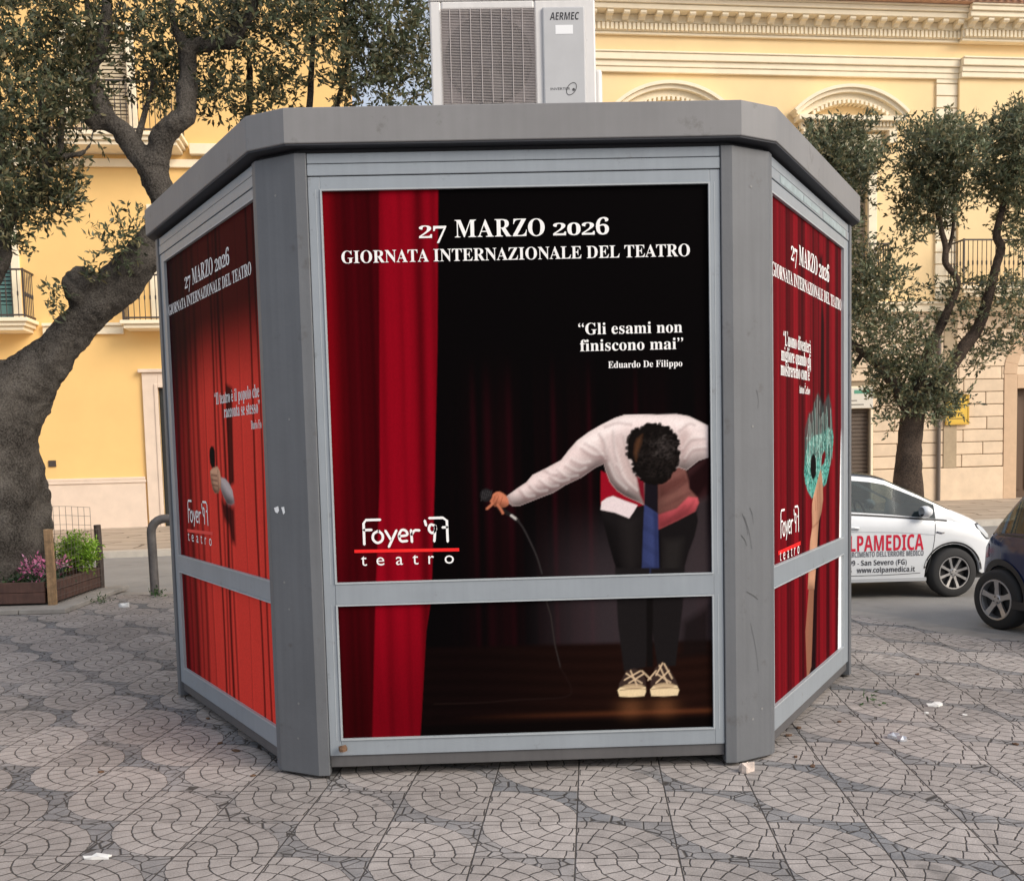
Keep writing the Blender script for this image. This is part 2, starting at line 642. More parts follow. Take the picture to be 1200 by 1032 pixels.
    L(math_('MULTIPLY', blue, mr(fade.outputs['Fac'], .32, .62, .15, 1.0)), c1.inputs[0]); c1.inputs[6].default_value = (.365, .332, .312, 1); c1.inputs[7].default_value = (.205, .207, .215, 1)
    c2 = N('ShaderNodeMix'); c2.data_type = 'RGBA'
    L(jj, c2.inputs[0]); c2.inputs[6].default_value = (.066, .059, .054, 1); L(c1.outputs[2], c2.inputs[7])
    c3 = N('ShaderNodeMix'); c3.data_type = 'RGBA'; c3.blend_type = 'MULTIPLY'; c3.inputs[0].default_value = 1
    L(c2.outputs[2], c3.inputs[6]); L(k, c3.inputs[7])
    # a few old spills
    sp = N('ShaderNodeTexNoise'); sp.inputs['Scale'].default_value = 2.3; sp.inputs['Detail'].default_value = 4
    L(tc.outputs['Object'], sp.inputs['Vector'])
    c4 = N('ShaderNodeMix'); c4.data_type = 'RGBA'
    L(mr(sp.outputs['Fac'], .66, .70, 0, .45), c4.inputs[0]); L(c3.outputs[2], c4.inputs[6]); c4.inputs[7].default_value = (.10, .095, .09, 1)
    # trodden gum and grit spots
    gv = N('ShaderNodeTexVoronoi'); gv.inputs['Scale'].default_value = 2.6; L(tc.outputs['Object'], gv.inputs['Vector'])
    gs = N('ShaderNodeSeparateColor'); L(gv.outputs['Color'], gs.inputs[0])
    gm = math_('MULTIPLY', math_('LESS_THAN', gv.outputs['Distance'], math_('MULTIPLY', gs.outputs[0], .075)), math_('GREATER_THAN', gs.outputs[1], .45))
    c5 = N('ShaderNodeMix'); c5.data_type = 'RGBA'; L(math_('MULTIPLY', gm, .55), c5.inputs[0]); L(c4.outputs[2], c5.inputs[6]); c5.inputs[7].default_value = (.07, .066, .062, 1)
    L(c5.outputs[2], b.inputs['Base Color'])
    b.inputs['Roughness'].default_value = .82
    b.inputs['Specular IOR Level'].default_value = .3
    bp = N('ShaderNodeBump'); bp.inputs['Strength'].default_value = .55; bp.inputs['Distance'].default_value = .012
    hh = math_('ADD', jj, math_('MULTIPLY', math_('ADD', fine.outputs['Fac'], mid.outputs['Fac']), .22))
    L(hh, bp.inputs['Height']); L(bp.outputs[0], b.inputs['Normal'])
    return m
M['paving'] = paving_mat()

# ---------------------------------------------------------------- ground
mb = MB(); mb.add([(-500, -300, -.03), (500, -300, -.03), (500, 700, -.03), (-500, 700, -.03)], [(0, 1, 2, 3)])
tag(mb.build('road', M['asphalt']), kind='structure')
edge = [(-60, 10.6), (-30, 9.6), (-12, 8.75), (-5.279, 8.35), (-3.9, 8.22), (-1.5, 7.7), (.8, 6.85), (2.4, 5.95), (3.58, 5.017), (4.0234, 3.9018), (4.5395, 3.329), (6.2, 2.3), (12, .2), (30, -4), (60, -10)]
edge = [tuple(p) for p in smooth_path(edge, 6)]
mb = MB()
mb.prism(edge + [(60, -60), (-60, -60)], -.10, 0)
tag(mb.build('paved_plaza', M['paving']), kind='structure')
mb = MB()
outer, inner = [], []
for i, p in enumerate(edge):
    a, c = edge[max(i - 1, 0)], edge[min(i + 1, len(edge) - 1)]
    t = Vector((c[0] - a[0], c[1] - a[1])).normalized()
    n = Vector((-t.y, t.x))
    outer.append((p[0] + n.x * .34, p[1] + n.y * .34)); inner.append((p[0] + n.x * .004, p[1] + n.y * .004))
mb.prism(inner + outer[::-1], -.10, -.012)
tag(mb.build('kerb', M['kerb']), kind='structure')

# far pavement along the house fronts, with its kerb
A6 = math.radians(6.0)
HOUSE = (-9.86, 21.3)
def hs(s, o, z):
    """point s along the house line, o in front of it, z up"""
    return (HOUSE[0] + s * math.cos(A6) + o * math.sin(A6), HOUSE[1] + s * math.sin(A6) - o * math.cos(A6), z)
def pave_slab_mat():
    m = mat('pale_stone_slabs', (.46, .38, .30), .8, var=.12, scale=2, bump=.1)
    nt = m.node_tree
    b = nt.nodes['Principled BSDF']
    br = nt.nodes.new('ShaderNodeTexBrick')
    br.inputs['Scale'].default_value = 1
    br.inputs['Brick Width'].default_value = 1.9
    br.inputs['Row Height'].default_value = .95
    br.inputs['Mortar Size'].default_value = .035
    br.inputs['Mortar Smooth'].default_value = .3
    br.inputs['Color1'].default_value = (1, 1, 1, 1)
    br.inputs['Color2'].default_value = (.86, .86, .86, 1)
    br.inputs['Mortar'].default_value = (.35, .33, .3, 1)
    tc = nt.nodes.new('ShaderNodeTexCoord')
    nz = nt.nodes.new('ShaderNodeTexNoise'); nz.inputs['Scale'].default_value = .8
    nt.links.new(tc.outputs['Object'], nz.inputs['Vector'])
    va = nt.nodes.new('ShaderNodeVectorMath'); va.operation = 'MULTIPLY_ADD'
    nt.links.new(nz.outputs['Color'], va.inputs[0]); va.inputs[1].default_value = (.9, .9, 0)
    nt.links.new(tc.outputs['Object'], va.inputs[2]); nt.links.new(va.outputs[0], br.inputs['Vector'])
    old = b.inputs['Base Color'].links[0].from_socket
    mx = nt.nodes.new('ShaderNodeMix'); mx.data_type = 'RGBA'; mx.blend_type = 'MULTIPLY'; mx.inputs[0].default_value = 1
    nt.links.new(old, mx.inputs[6]); nt.links.new(br.outputs['Color'], mx.inputs[7]); nt.links.new(mx.outputs[2], b.inputs['Base Color'])
    return m
M['slabs'] = pave_slab_mat()
mb = MB(); mb.box(-70, 90, -7.1, 1.5, -.09, .08); mb.map(lambda x, y, z: hs(x, -y, z))
tag(mb.build('far_pavement', M['slabs']), kind='structure')
mb = MB(); mb.box(-70, 90, -7.45, -7.105, -.09, .085); mb.map(lambda x, y, z: hs(x, -y, z))
tag(mb.build('far_kerb', mat('far_kerb_stone', (.5, .46, .4), .8, var=.1)), kind='structure')

# ---------------------------------------------------------------- kiosk
KW, KT = 2.644, .151
KC = (0.0, KW * math.sqrt(3) / 2)
kiosk = empty('kiosk', (0, KC[1], 0), 'six-sided grey metal kiosk covered with red theatre posters, in the middle of the paved square', 'kiosk')
def krel(p): return (p[0], p[1] - KC[1], p[2])
HEXV = [(math.cos(math.radians(a)) * KW, math.sin(math.radians(a)) * KW) for a in (-120, -60, 0, 60, 120, 180)]
def chamfer_hex(o, cut=KT):
    k = (KW * math.sqrt(3) / 2 + o) / (KW * math.sqrt(3) / 2)
    V = [Vector((x * k, y * k)) for x, y in HEXV]
    out = []
    for i in range(6):
        a, v, c = V[i - 1], V[i], V[(i + 1) % 6]
        out.append(tuple(v + (a - v).normalized() * cut))
        out.append(tuple(v + (c - v).normalized() * cut))
    return out
def face_fn(i):
    """frame of face i (vertex i to i+1): (u from its first vertex, o outward, z) relative to the kiosk"""
    a, c = Vector(HEXV[i]), Vector(HEXV[(i + 1) % 6])
    d = (c - a).normalized()
    n = Vector((d.y, -d.x))
    return lambda u, o, z: (a.x + d.x * u + n.x * o, a.y + d.y * u + n.y * o, z)
FR = {'front': (face_fn(0), KW / 2), 'right': (face_fn(1), 0.0), 'left': (face_fn(5), KW)}
def fmap(which):
    fn, off = FR[which]
    return lambda u, o, z: fn(u + off, o, z)

mb = MB(); mb.prism(chamfer_hex(.067), 3.437, 3.622)
mb.build('roof_fascia', M['roof_paint'], kiosk, bevel=.006)
mb = MB(); mb.prism(chamfer_hex(.060), 3.4285, 3.4365); mb.prism(chamfer_hex(-.03), 3.405, 3.428)
mb.build('soffit_shade', mat('soffit_shade_tone', (.030, .033, .042), .7), kiosk)  # underside coloured near black, standing in for shade below the roof edge
mb = MB(); mb.prism(chamfer_hex(-.02), 3.623, 3.640)
mb.build('roof_deck', M['roof_paint'], kiosk)
for i in range(6):
    v = Vector(HEXV[i]); a = (Vector(HEXV[i - 1]) - v).normalized(); c = (Vector(HEXV[(i + 1) % 6]) - v).normalized()
    inn = -v.normalized()
    na = Vector((-a.y, a.x)); na = na if na.dot(v) > 0 else -na
    nc = Vector((-c.y, c.x)); nc = nc if nc.dot(v) > 0 else -nc
    E_ = .012
    poly = [v + a * (KT + .062) + na * E_, v + a * KT + na * E_, v + c * KT + nc * E_, v + c * (KT + .062) + nc * E_,
            v + c * (KT + .062) - nc * .08, v + inn * .25, v + a * (KT + .062) - na * .08]
    mb = MB(); mb.prism([tuple(p) for p in poly], .018, 3.404)
    mb.build('pillar', M['grey_paint'], kiosk, bevel=.005)
for i in range(6):
    fn = face_fn(i)
    u0, u1 = KT + .064, KW - KT - .064
    if i == 0: wl, wr, zt, zb = KW / 2 - 1.042, KW / 2 + 1.052, 3.215, .215
    elif i == 5: wl, wr, zt, zb = KW - 2.30, KW - .21, 3.225, .245
    elif i == 1: wl, wr, zt, zb = .205, 2.245, 3.21, .268
    else: wl, wr, zt, zb = .28, KW - .28, 3.21, .22
    wl = max(wl, u0 + .012)
    mb = MB(); mb.box(u0, u1, -.09, -.012, .060, .125); mb.map(fn)
    mb.build('plinth', M['plinth'], kiosk, bevel=.004)
    mb = MB()
    for (a, b_, c, d) in ((u0, wl, .128, 3.28), (wr, u1, .128, 3.28), (wl, wr, .128, zb), (wl, wr, zt, 3.28), (wl, wr, .977, 1.09)):
        mb.box(a, b_, -.06, (.003 if (c, d) == (.977, 1.09) else 0), c, d)
    mb.map(fn)
    fo = mb.build('window_frame', M['alu'], kiosk, bevel=.003)
    mb = MB()
    for (z0, z1) in ((zb, .977), (1.09, zt)):                      # thin inner bead round each opening
        t, q = .009, .0075
        for (a, b_, c, d) in ((wl, wl + t, z0, z1), (wr - t, wr, z0, z1), (wl + t, wr - t, z0, z0 + t), (wl + t, wr - t, z1 - t, z1)):
            mb.box(a, b_, -.05, q, c, d)
        for (a, b_, c, d) in ((wl - .026, wl - .022, z0, z1), (wr + .022, wr + .026, z0, z1)):
            mb.box(a, b_, -.05, .0012, c, d)
    mb.map(fn)
    mb.build('window_bead', M['alu_edge'], fo)
    mb = MB(); mb.box(u0, u1, -.08, .004, 3.285, 3.345); mb.box(u0, u1, -.08, .001, 3.349, 3.402); mb.map(fn)
    mb.build('upper_board', [M['alu'], M['alu_dull']][0], kiosk, bevel=.003)
    mb = MB(); mb.box(u0, u1, -.09, -.012, 3.279, 3.403); mb.map(fn)
    mb.build('board_gap', M['groove'], kiosk)
    if i not in (0, 1, 5):
        mb = MB(); mb.box(wl, wr, -.05, -.03, zb, zt); mb.map(fn)
        mb.build('blank_panel', M['alu_dull'], kiosk)

# ---- the three printed posters
def ink(r, g, b): return lin(r, g, b, .86)
def fold_noise(x, seed, freqs=(7, 13, 29, 61)):
    rs = np.random.RandomState(seed)
    y = np.zeros_like(x)
    for f in freqs:
        y += np.sin(x * f + rs.rand() * 6.28) / (f ** .5)
    return y / 0.9

fnF = fmap('front')
ZT = 3.216
p = Print(-1.045, 1.055, .212, 3.218, .005, .0055)
X, Z = p.U, p.Z
p.A[:] = np.array(ink(5, 3, 4))
# back curtain, hardly lit
glow = p.step(Z, 2.45, 1.6) * p.step(X, -.5, -.2)
fo = np.clip(fold_noise(X * 2.2, 3) * .5 + .3, 0, 1)
p.A += (np.array(ink(42, 4, 9)) * (fo * glow)[..., None]) * .30
for px, w in (((-0.2598, 1.6548)[0], .016), ((-0.1803, 1.6527)[0], .02), ((-0.0633, 1.6497)[0], .02), ((0.1803, 1.6435)[0], .014), ((0.377, 2.104)[0], .012), ((0.6341, 2.098)[0], .012)):
    g_ = np.exp(-((X - px) / w) ** 2) * p.step(Z, 2.35, 1.9) * (.5 + .5 * p.step(Z, 1.0, 1.5))
    p.A += np.array(ink(27, 1, 5)) * g_[..., None]
haze_ = p.step(X, -.05, .5) * p.step(Z, 1.55, 1.05)
p.A += np.array(ink(58, 50, 54)) * (haze_ * .75)[..., None]
# stage floor
fl = p.step(Z, .735, .70)
warm = p.step(X, -.5, .95)
p.mix(fl, np.array(ink(14, 5, 5)) * (1 - warm[..., None]) + np.array(ink(34, 16, 11)) * warm[..., None])
pl = np.clip(.5 + .5 * np.sin(Z * 90 + np.sin(X * 3) * 2), 0, 1) * fl
p.A *= (1 - .25 * pl)[..., None]
p.A += np.array(ink(70, 36, 18)) * (np.exp(-((Z - .318) / .014) ** 2) * p.step(X, -.5, .9))[..., None]
p.mix(p.step(Z, .30, .27) * .9, np.array(ink(6, 3, 3)))
# big curtain at the left
cl = [(-1.037,3.215),(-0.723,3.209),(-0.413,3.203),(-0.442,2.399),(-0.479,1.660),(-0.518,1.002),(-0.553,0.812),(-0.605,0.207),(-1.051,0.221),(-1.038,1.300)]
p.fill(cl, ink(74, 2, 10), .006)
sh = np.clip(fold_noise(X * 5, 9, (9, 21, 37)) * .5 + .5, 0, 1)
m_ = np.clip(.5 - p.sd(cl) / .006, 0, 1)
p.A *= (1 - m_ * .55 * sh * p.step(X, -.60, -.74))[..., None]
cb = [(-0.728,3.209),(-0.413,3.203),(-0.442,2.399),(-0.479,1.660),(-0.518,1.002),(-0.553,0.812),(-0.605,0.207),(-0.871,0.215),(-0.824,1.011),(-0.777,1.668)]
b1 = p.fill(cb, ink(146, 5, 26), .01)
xe = -.43 - .03 * (ZT - Z) / 3.0                                   # right edge drifts left downwards
rel = (X - (xe - .31)) / .31
p.A *= (1 - b1 * (.62 * np.exp(-((rel - .70) / .10) ** 2) + .35 * np.exp(-((rel - .96) / .06) ** 2)
                  + .28 * np.exp(-((rel - .04) / .07) ** 2) + .18 * np.exp(-((rel - .38) / .05) ** 2)))[..., None]
p.A *= (1 - b1 * .12 * (fold_noise(X * 9 + np.sin(Z * 2) * .4, 5) * .5 + .5))[..., None]
p.A *= (1 - m_ * .38 * p.step(Z, 1.0, .3))[..., None]
p.A += np.array(ink(120, 2, 12)) * (m_ * np.exp(-((X + 1.045) / .07) ** 2) * p.step(Z, .9, 2.2) * .8)[..., None]
# the bowing performer
dark = ink(23, 20, 21)
p.fill([(0.910,1.669),(1.029,1.737),(1.026,1.496),(0.974,1.476),(0.920,1.576)], ink(52, 28, 30), .02)
p.fill([(0.963,1.498),(1.026,1.518),(1.022,1.087),(0.881,1.091),(0.951,1.344)], ink(58, 50, 53), .04, .8)
p.fill([(0.921,1.631),(1.029,1.727),(1.027,1.584),(0.975,1.520),(0.920,1.532)], ink(30, 12, 14), .03)
lt = [(0.434,1.455),(0.522,1.444),(0.587,1.411),(0.632,1.479),(0.671,1.473),(0.720,1.438),(0.715,1.096),(0.521,1.101),(0.495,1.190),(0.469,1.291),(0.449,1.379)]
tm = p.fill(lt, dark, .008)
p.round_off(tm, 6, .8)
rt = [(0.746,1.349),(0.852,1.402),(0.963,1.437),(0.971,1.388),(0.950,1.300),(0.916,1.212),(0.881,1.091),(0.743,1.095)]
p.fill(rt, dark, .008)
p.fill([(0.720,1.438),(0.755,1.437),(0.770,1.094),(0.715,1.096)], ink(14, 11, 12), .01)
p.fill([(0.784,1.282),(0.884,1.290),(0.859,1.092),(0.770,1.094)], ink(44, 41, 40), .05, .6)
p.fill([(0.543,1.399),(0.631,1.408),(0.626,1.098),(0.560,1.100)], ink(40, 36, 36), .06, .5)
p.fill([(0.436,1.676),(0.476,1.659),(0.524,1.575),(0.600,1.518),(0.676,1.483),(0.632,1.474),(0.545,1.514),(0.479,1.522),(0.432,1.490)], ink(150, 14, 34), .008)
p.fill([(0.432,1.462),(0.437,1.506),(0.468,1.527),(0.501,1.536),(0.567,1.508),(0.636,1.482),(0.615,1.447),(0.589,1.411),(0.543,1.430),(0.511,1.444)], ink(238, 222, 224), .006)
rf = [(0.750,1.613),(0.811,1.634),(0.856,1.731),(0.905,1.670),(0.920,1.609),(0.925,1.565),(0.969,1.514),(0.976,1.487),(0.954,1.441),(0.852,1.391),(0.752,1.347)]
rm = p.fill(rf, ink(118, 76, 70), .012)
p.fill([(0.751,1.426),(0.852,1.457),(0.919,1.521),(0.969,1.514),(0.976,1.487),(0.954,1.441),(0.852,1.391),(0.752,1.347)], ink(196, 84, 92), .012)
p.fill([(0.750,1.591),(0.899,1.642),(0.915,1.609),(0.765,1.525)], ink(84, 46, 42), .03, .7)
p.fill([(0.748,1.504),(0.876,1.566),(0.887,1.544),(0.751,1.437)], ink(128, 86, 78), .03, .7)
p.round_off(rm, 6, .9)
for ln in ([(0.776,1.536),(0.843,1.556),(0.909,1.609)], [(0.770,1.470),(0.842,1.501),(0.931,1.543)], [(0.807,1.392),(0.863,1.435),(0.897,1.467)], [(0.852,1.407),(0.919,1.455),(0.947,1.493)]):
    p.line([tuple(z) for z in smooth_path(ln, 4)], .005, ink(72, 40, 38), .03, .5)
shirt = [(-0.091,1.545),(-0.024,1.592),(0.026,1.623),(0.060,1.662),(0.142,1.700),(0.220,1.740),(0.259,1.789),(0.309,1.843),(0.376,1.890),(0.442,1.926),(0.519,1.962),(0.574,1.978),(0.662,1.979),(0.749,1.974),(0.859,1.975),(0.925,1.962),(0.974,1.938),(1.030,1.908),(1.029,1.736),(0.977,1.720),(0.910,1.669),(0.866,1.687),(0.750,1.613),(0.677,1.549),(0.674,1.482),(0.627,1.507),(0.567,1.536),(0.524,1.566),(0.486,1.615),(0.465,1.675),(0.455,1.717),(0.405,1.696),(0.327,1.644),(0.239,1.605),(0.172,1.565),(0.084,1.534),(-0.010,1.499),(-0.053,1.496),(-0.081,1.520)]
sm = p.fill(shirt, ink(226, 208, 206), .007)
def shade(poly, c, soft, a, curve=3):
    s_ = p.sd([tuple(q) for q in smooth_path(list(poly) + [poly[0]], curve)[:-1]])
    p.mix(np.clip(.5 - s_ / soft, 0, 1) * sm * a, np.array(c))
shade([(0.309,1.837),(0.442,1.921),(0.574,1.975),(0.749,1.971),(0.925,1.960),(1.023,1.901),(1.022,1.847),(0.902,1.882),(0.749,1.930),(0.595,1.922),(0.463,1.850),(0.374,1.808)], ink(240, 228, 226), .06, .9)
shade([(-0.053,1.496),(-0.009,1.523),(0.085,1.570),(0.195,1.617),(0.328,1.679),(0.417,1.731),(0.462,1.784),(0.466,1.708),(0.405,1.696),(0.327,1.644),(0.239,1.605),(0.084,1.534),(-0.010,1.499)], ink(168, 138, 138), .04, .75)
shade([(0.460,1.708),(0.524,1.586),(0.622,1.529),(0.674,1.505),(0.674,1.473),(0.523,1.542),(0.459,1.643)], ink(176, 146, 142), .05, .6)
shade([(0.572,1.858),(0.635,1.627),(0.666,1.539),(0.612,1.573),(0.559,1.727)], ink(186, 160, 156), .05, .6)
shade([(0.868,1.840),(0.913,1.915),(0.923,1.795),(0.905,1.686),(0.872,1.698)], ink(196, 170, 166), .04, .6)
for ln, c, w in (([(0.274,1.713),(0.350,1.678),(0.400,1.699)], (150, 122, 122), .012), ([(0.174,1.661),(0.250,1.632),(0.328,1.657)], (160, 132, 132), .012),
                 ([(0.085,1.598),(0.151,1.585),(0.206,1.600)], (160, 132, 132), .010), ([(0.031,1.610),(0.085,1.587),(0.117,1.558)], (186, 158, 158), .010),
                 ([(0.341,1.777),(0.406,1.742),(0.455,1.746)], (176, 148, 146), .014), ([(0.441,1.861),(0.462,1.795),(0.456,1.730)], (186, 162, 160), .014),
                 ([(-0.019,1.589),(0.008,1.545),(0.018,1.512)], (180, 150, 150), .010), ([(0.528,1.837),(0.570,1.694),(0.634,1.583)], (196, 172, 168), .012),
                 ([(0.463,1.861),(0.573,1.869),(0.594,1.846)], (206, 186, 184), .012), ([(0.890,1.861),(0.957,1.892),(1.011,1.869)], (206, 186, 184), .014)):
    X_, Z_ = p.U, p.Z
    keep = p.A.copy()
    p.line(ln, w * .7, ink(*c), .030, .75)
    p.A = np.where(sm[..., None] > .5, p.A, keep)
p.blur(sm, 2, 1)
p.round_off(sm, 7, 1.0)
keep = p.A.copy()
for ln in ([(0.274,1.735),(0.329,1.709),(0.373,1.713)], [(0.241,1.703),(0.306,1.666),(0.350,1.678)], [(0.197,1.682),(0.251,1.635),(0.305,1.638)], [(0.152,1.645),(0.206,1.611),(0.256,1.617)],
           [(0.097,1.630),(0.151,1.585),(0.195,1.586)], [(0.042,1.599),(0.085,1.559),(0.134,1.561)], [(-0.008,1.573),(0.024,1.534),(0.062,1.533)], [(0.330,1.799),(0.390,1.759),(0.450,1.752)],
           [(0.353,1.825),(0.418,1.786),(0.461,1.730)], [(0.430,1.878),(0.462,1.817),(0.466,1.752)], [(0.507,1.892),(0.516,1.772),(0.547,1.673)], [(0.526,1.696),(0.574,1.607),(0.633,1.550)],
           [(0.482,1.697),(0.514,1.619),(0.573,1.558)], [(0.567,1.858),(0.587,1.738),(0.624,1.638)], [(0.874,1.883),(0.924,1.920),(0.957,1.914)], [(0.889,1.774),(0.934,1.827),(1.011,1.836)],
           [(0.900,1.719),(0.944,1.772),(1.021,1.781)], [(0.464,1.915),(0.530,1.935),(0.606,1.924)], [(0.120,1.689),(0.166,1.659),(0.194,1.658)]):
    q_ = [tuple(z) for z in smooth_path(ln, 4)]
    p.line(q_, .004, ink(138, 108, 108), .026, .62)
    p.line([(a + .003, b + .017) for a, b in q_], .004, ink(246, 238, 236), .024, .55)
p.A = np.where(sm[..., None] > .6, p.A, keep)
p.line([(-0.078,1.549),(-0.053,1.498)], .004, ink(150, 120, 118), .008, .8)
p.fill([(0.629,1.649),(0.678,1.615),(0.679,1.505),(0.674,1.484),(0.650,1.539)], ink(120, 22, 38), .014)
p.fill([(0.676,1.615),(0.750,1.613),(0.748,1.438),(0.720,1.455),(0.674,1.484)], ink(24, 20, 27), .008)
tie = [(0.674,1.484),(0.709,1.461),(0.747,1.432),(0.750,1.099),(0.654,1.102),(0.666,1.352)]
tm = p.fill(tie, ink(56, 66, 112), .008)
p.round_off(tm, 4, .5)
p.A *= (1 - tm * .30 * p.step(np.sin(Z * 60 + X * 40), .2, .9) * .5)[..., None]
p.fill([(0.725,1.438),(0.747,1.432),(0.750,1.099),(0.726,1.100)], ink(34, 40, 76), .02, .7)
hair = [(0.590,1.841),(0.611,1.879),(0.630,1.898),(0.652,1.897),(0.694,1.922),(0.760,1.923),(0.812,1.902),(0.847,1.867),(0.863,1.813),(0.863,1.753),(0.853,1.687),(0.822,1.639),(0.783,1.610),(0.733,1.601),(0.689,1.610),(0.648,1.632),(0.624,1.671),(0.609,1.726),(0.586,1.768)]
hm = p.fill(hair, ink(20, 16, 15), .008, curve=2)
p.fill([(0.638,1.845),(0.669,1.869),(0.662,1.823),(0.646,1.780),(0.632,1.726),(0.621,1.770),(0.627,1.818)], ink(92, 60, 40), .02, .75)
rs = np.random.RandomState(4)
hx, hz = (0.7558, 1.7599)
for k in range(90):                                               # ragged outline of the curls
    a = rs.rand() * 6.28
    i_ = rs.randint(len(hair)); j_ = (i_ + 1) % len(hair); t_ = rs.rand()
    ex, ez_ = hair[i_][0] * (1 - t_) + hair[j_][0] * t_, hair[i_][1] * (1 - t_) + hair[j_][1] * t_
    p.ell(ex, ez_, .007 + .010 * rs.rand(), .006 + .008 * rs.rand(), ink(16, 12, 11), .5, .9)
for k in range(40):                                                # sheen on the crown of the head
    a, r_ = rs.rand() * 6.28, rs.rand() ** .5
    cx, cz = hx + .03 + math.cos(a) * r_ * .07, hz + .04 + math.sin(a) * r_ * .06
    p.line([(cx + math.cos(t * 1.1 + a) * .016, cz + math.sin(t * 1.1 + a) * .012) for t in range(4)], .003, ink(92, 84, 82), .010, .35)
for k in range(150):                                               # curls
    a = rs.rand() * 6.28; r_ = rs.rand() ** .5
    cx, cz = hx + math.cos(a) * r_ * .115, hz + math.sin(a) * r_ * .13
    pts_ = [(cx + math.cos(t * 1.1 + a) * .014, cz + math.sin(t * 1.1 + a) * .012) for t in range(4)]
    p.line(pts_, .003, ink(44, 38, 36) if rs.rand() > .45 else ink(5, 4, 4), .010, .6)
# hand, microphone and cable
p.line([(-0.168,1.528),(-0.115,1.477),(-0.066,1.446),(-0.028,1.416)], .022, ink(30, 27, 28), .006)
p.line([(-0.063,1.444),(-0.036,1.423)], .012, ink(205, 200, 196), .006)
hand = [(-0.165,1.558),(-0.147,1.573),(-0.123,1.576),(-0.091,1.556),(-0.078,1.534),(-0.074,1.508),(-0.092,1.493),(-0.116,1.490),(-0.140,1.494),(-0.158,1.501),(-0.168,1.528)]
hd = p.fill(hand, ink(200, 122, 92), .006, curve=2)
p.round_off(hd, 3, .8)
for fg in ([(-0.159,1.554),(-0.172,1.528),(-0.164,1.514)], [(-0.139,1.560),(-0.169,1.506),(-0.195,1.485)], [(-0.136,1.505),(-0.117,1.474),(-0.109,1.458)]):
    p.line(fg, .013, ink(196, 118, 88), .007)
for fg in ([(-0.150,1.551),(-0.159,1.521)], [(-0.130,1.551),(-0.149,1.507)], [(-0.109,1.544),(-0.123,1.504)]):
    p.line(fg, .003, ink(120, 52, 36), .006, .8)
p.ell((-0.1978, 1.5591)[0], (-0.1978, 1.5591)[1], .034, .036, ink(34, 32, 34), .18)
for k in range(5):
    p.line([((-0.1978, 1.5591)[0] - .028 + k * .012, (-0.1978, 1.5591)[1] - .03 + k * .006), ((-0.1978, 1.5591)[0] - .016 + k * .012, (-0.1978, 1.5591)[1] + .024)], .002, ink(92, 90, 92), .004, .6)
cable = [tuple(q) for q in smooth_path([(-0.033,1.423),(0.003,1.369),(0.045,1.280),(0.076,1.202),(0.099,1.117)], 5)]
p.line(cable, .008, ink(50, 46, 47), .006)
p.line([(0.118,0.969),(0.143,0.879),(0.162,0.717),(0.190,0.590)], .007, ink(52, 46, 45), .006, .8)
p.line([tuple(q) for q in smooth_path([(0.190,0.590),(0.250,0.461),(0.195,0.417),(-0.037,0.412),(-0.270,0.401),(-0.519,0.402)], 4)], .006, ink(34, 22, 20), .008, .7)
# legs and shoes under the rail
p.fill([(0.505,1.137),(0.699,1.132),(0.700,0.809),(0.667,0.575),(0.547,0.557),(0.517,0.814)], ink(28, 25, 26), .01)
p.fill([(0.704,1.131),(0.895,1.126),(0.880,0.912),(0.836,0.579),(0.736,0.573),(0.703,0.809)], ink(27, 24, 25), .01)
p.fill([(0.679,1.025),(0.715,1.024),(0.709,0.574),(0.673,0.575)], ink(16, 13, 13), .012)
p.fill([(0.882,0.822),(1.026,0.907),(1.024,0.637),(0.862,0.624)], ink(18, 12, 12), .05, .8)
for sh_, so_, tc_ in (([(0.537,0.516),(0.556,0.557),(0.601,0.570),(0.646,0.554),(0.666,0.503),(0.669,0.452),(0.590,0.465),(0.511,0.453),(0.519,0.489)], [(0.508,0.450),(0.522,0.464),(0.591,0.472),(0.666,0.463),(0.667,0.434),(0.658,0.412),(0.589,0.407),(0.518,0.413)], (0.5965, 0.4601)),
                 ([(0.695,0.502),(0.718,0.565),(0.754,0.600),(0.798,0.568),(0.835,0.498),(0.851,0.454),(0.770,0.471),(0.693,0.455)], [(0.691,0.448),(0.709,0.465),(0.770,0.474),(0.842,0.465),(0.854,0.439),(0.845,0.410),(0.769,0.405),(0.697,0.411)], (0.7714, 0.4596))):
    p.fill(sh_, ink(58, 44, 40), .006)
    p.fill(so_, ink(238, 214, 172), .005)
    p.ell(tc_[0], tc_[1] + .006, .058, .017, ink(196, 170, 136), .3, .8)
    p.line([(tc_[0] - .075, tc_[1] - .012), (tc_[0], tc_[1] - .004), (tc_[0] + .075, tc_[1] - .010)], .004, ink(92, 64, 48), .006, .8)
    p.ell(tc_[0], tc_[1] - .066, .085, .012, ink(10, 5, 5), .5, .8)
for ln in ([(0.559,0.542),(0.645,0.485)], [(0.573,0.488),(0.654,0.536)], [(0.548,0.506),(0.637,0.554)], [(0.583,0.556),(0.617,0.475)], [(0.646,0.554),(0.695,0.506)],
           [(0.726,0.537),(0.806,0.484)], [(0.725,0.483),(0.798,0.550)], [(0.745,0.582),(0.788,0.481)], [(0.763,0.594),(0.726,0.528)], [(0.772,0.590),(0.815,0.507)], [(0.681,0.502),(0.726,0.552)]):
    p.line(ln, .008, ink(222, 194, 160), .005, .9)
for rx in ((0.583, 0.3635)[0], (0.77, 0.3577)[0]):
    g_ = np.exp(-((X - rx) / .07) ** 2) * np.exp(-((Z - .345) / .05) ** 2) * .8
    p.A += np.array(ink(96, 60, 36)) * g_[..., None]
raster = lambda n_, P_, which, o: raster_mesh(n_, M['print'], kiosk, P_.A, *P_.b, (lambda u, z: fmap(which)(u, o, z)))
p.grain(1, .12)
poster = raster('poster', p, 'front', -.012)
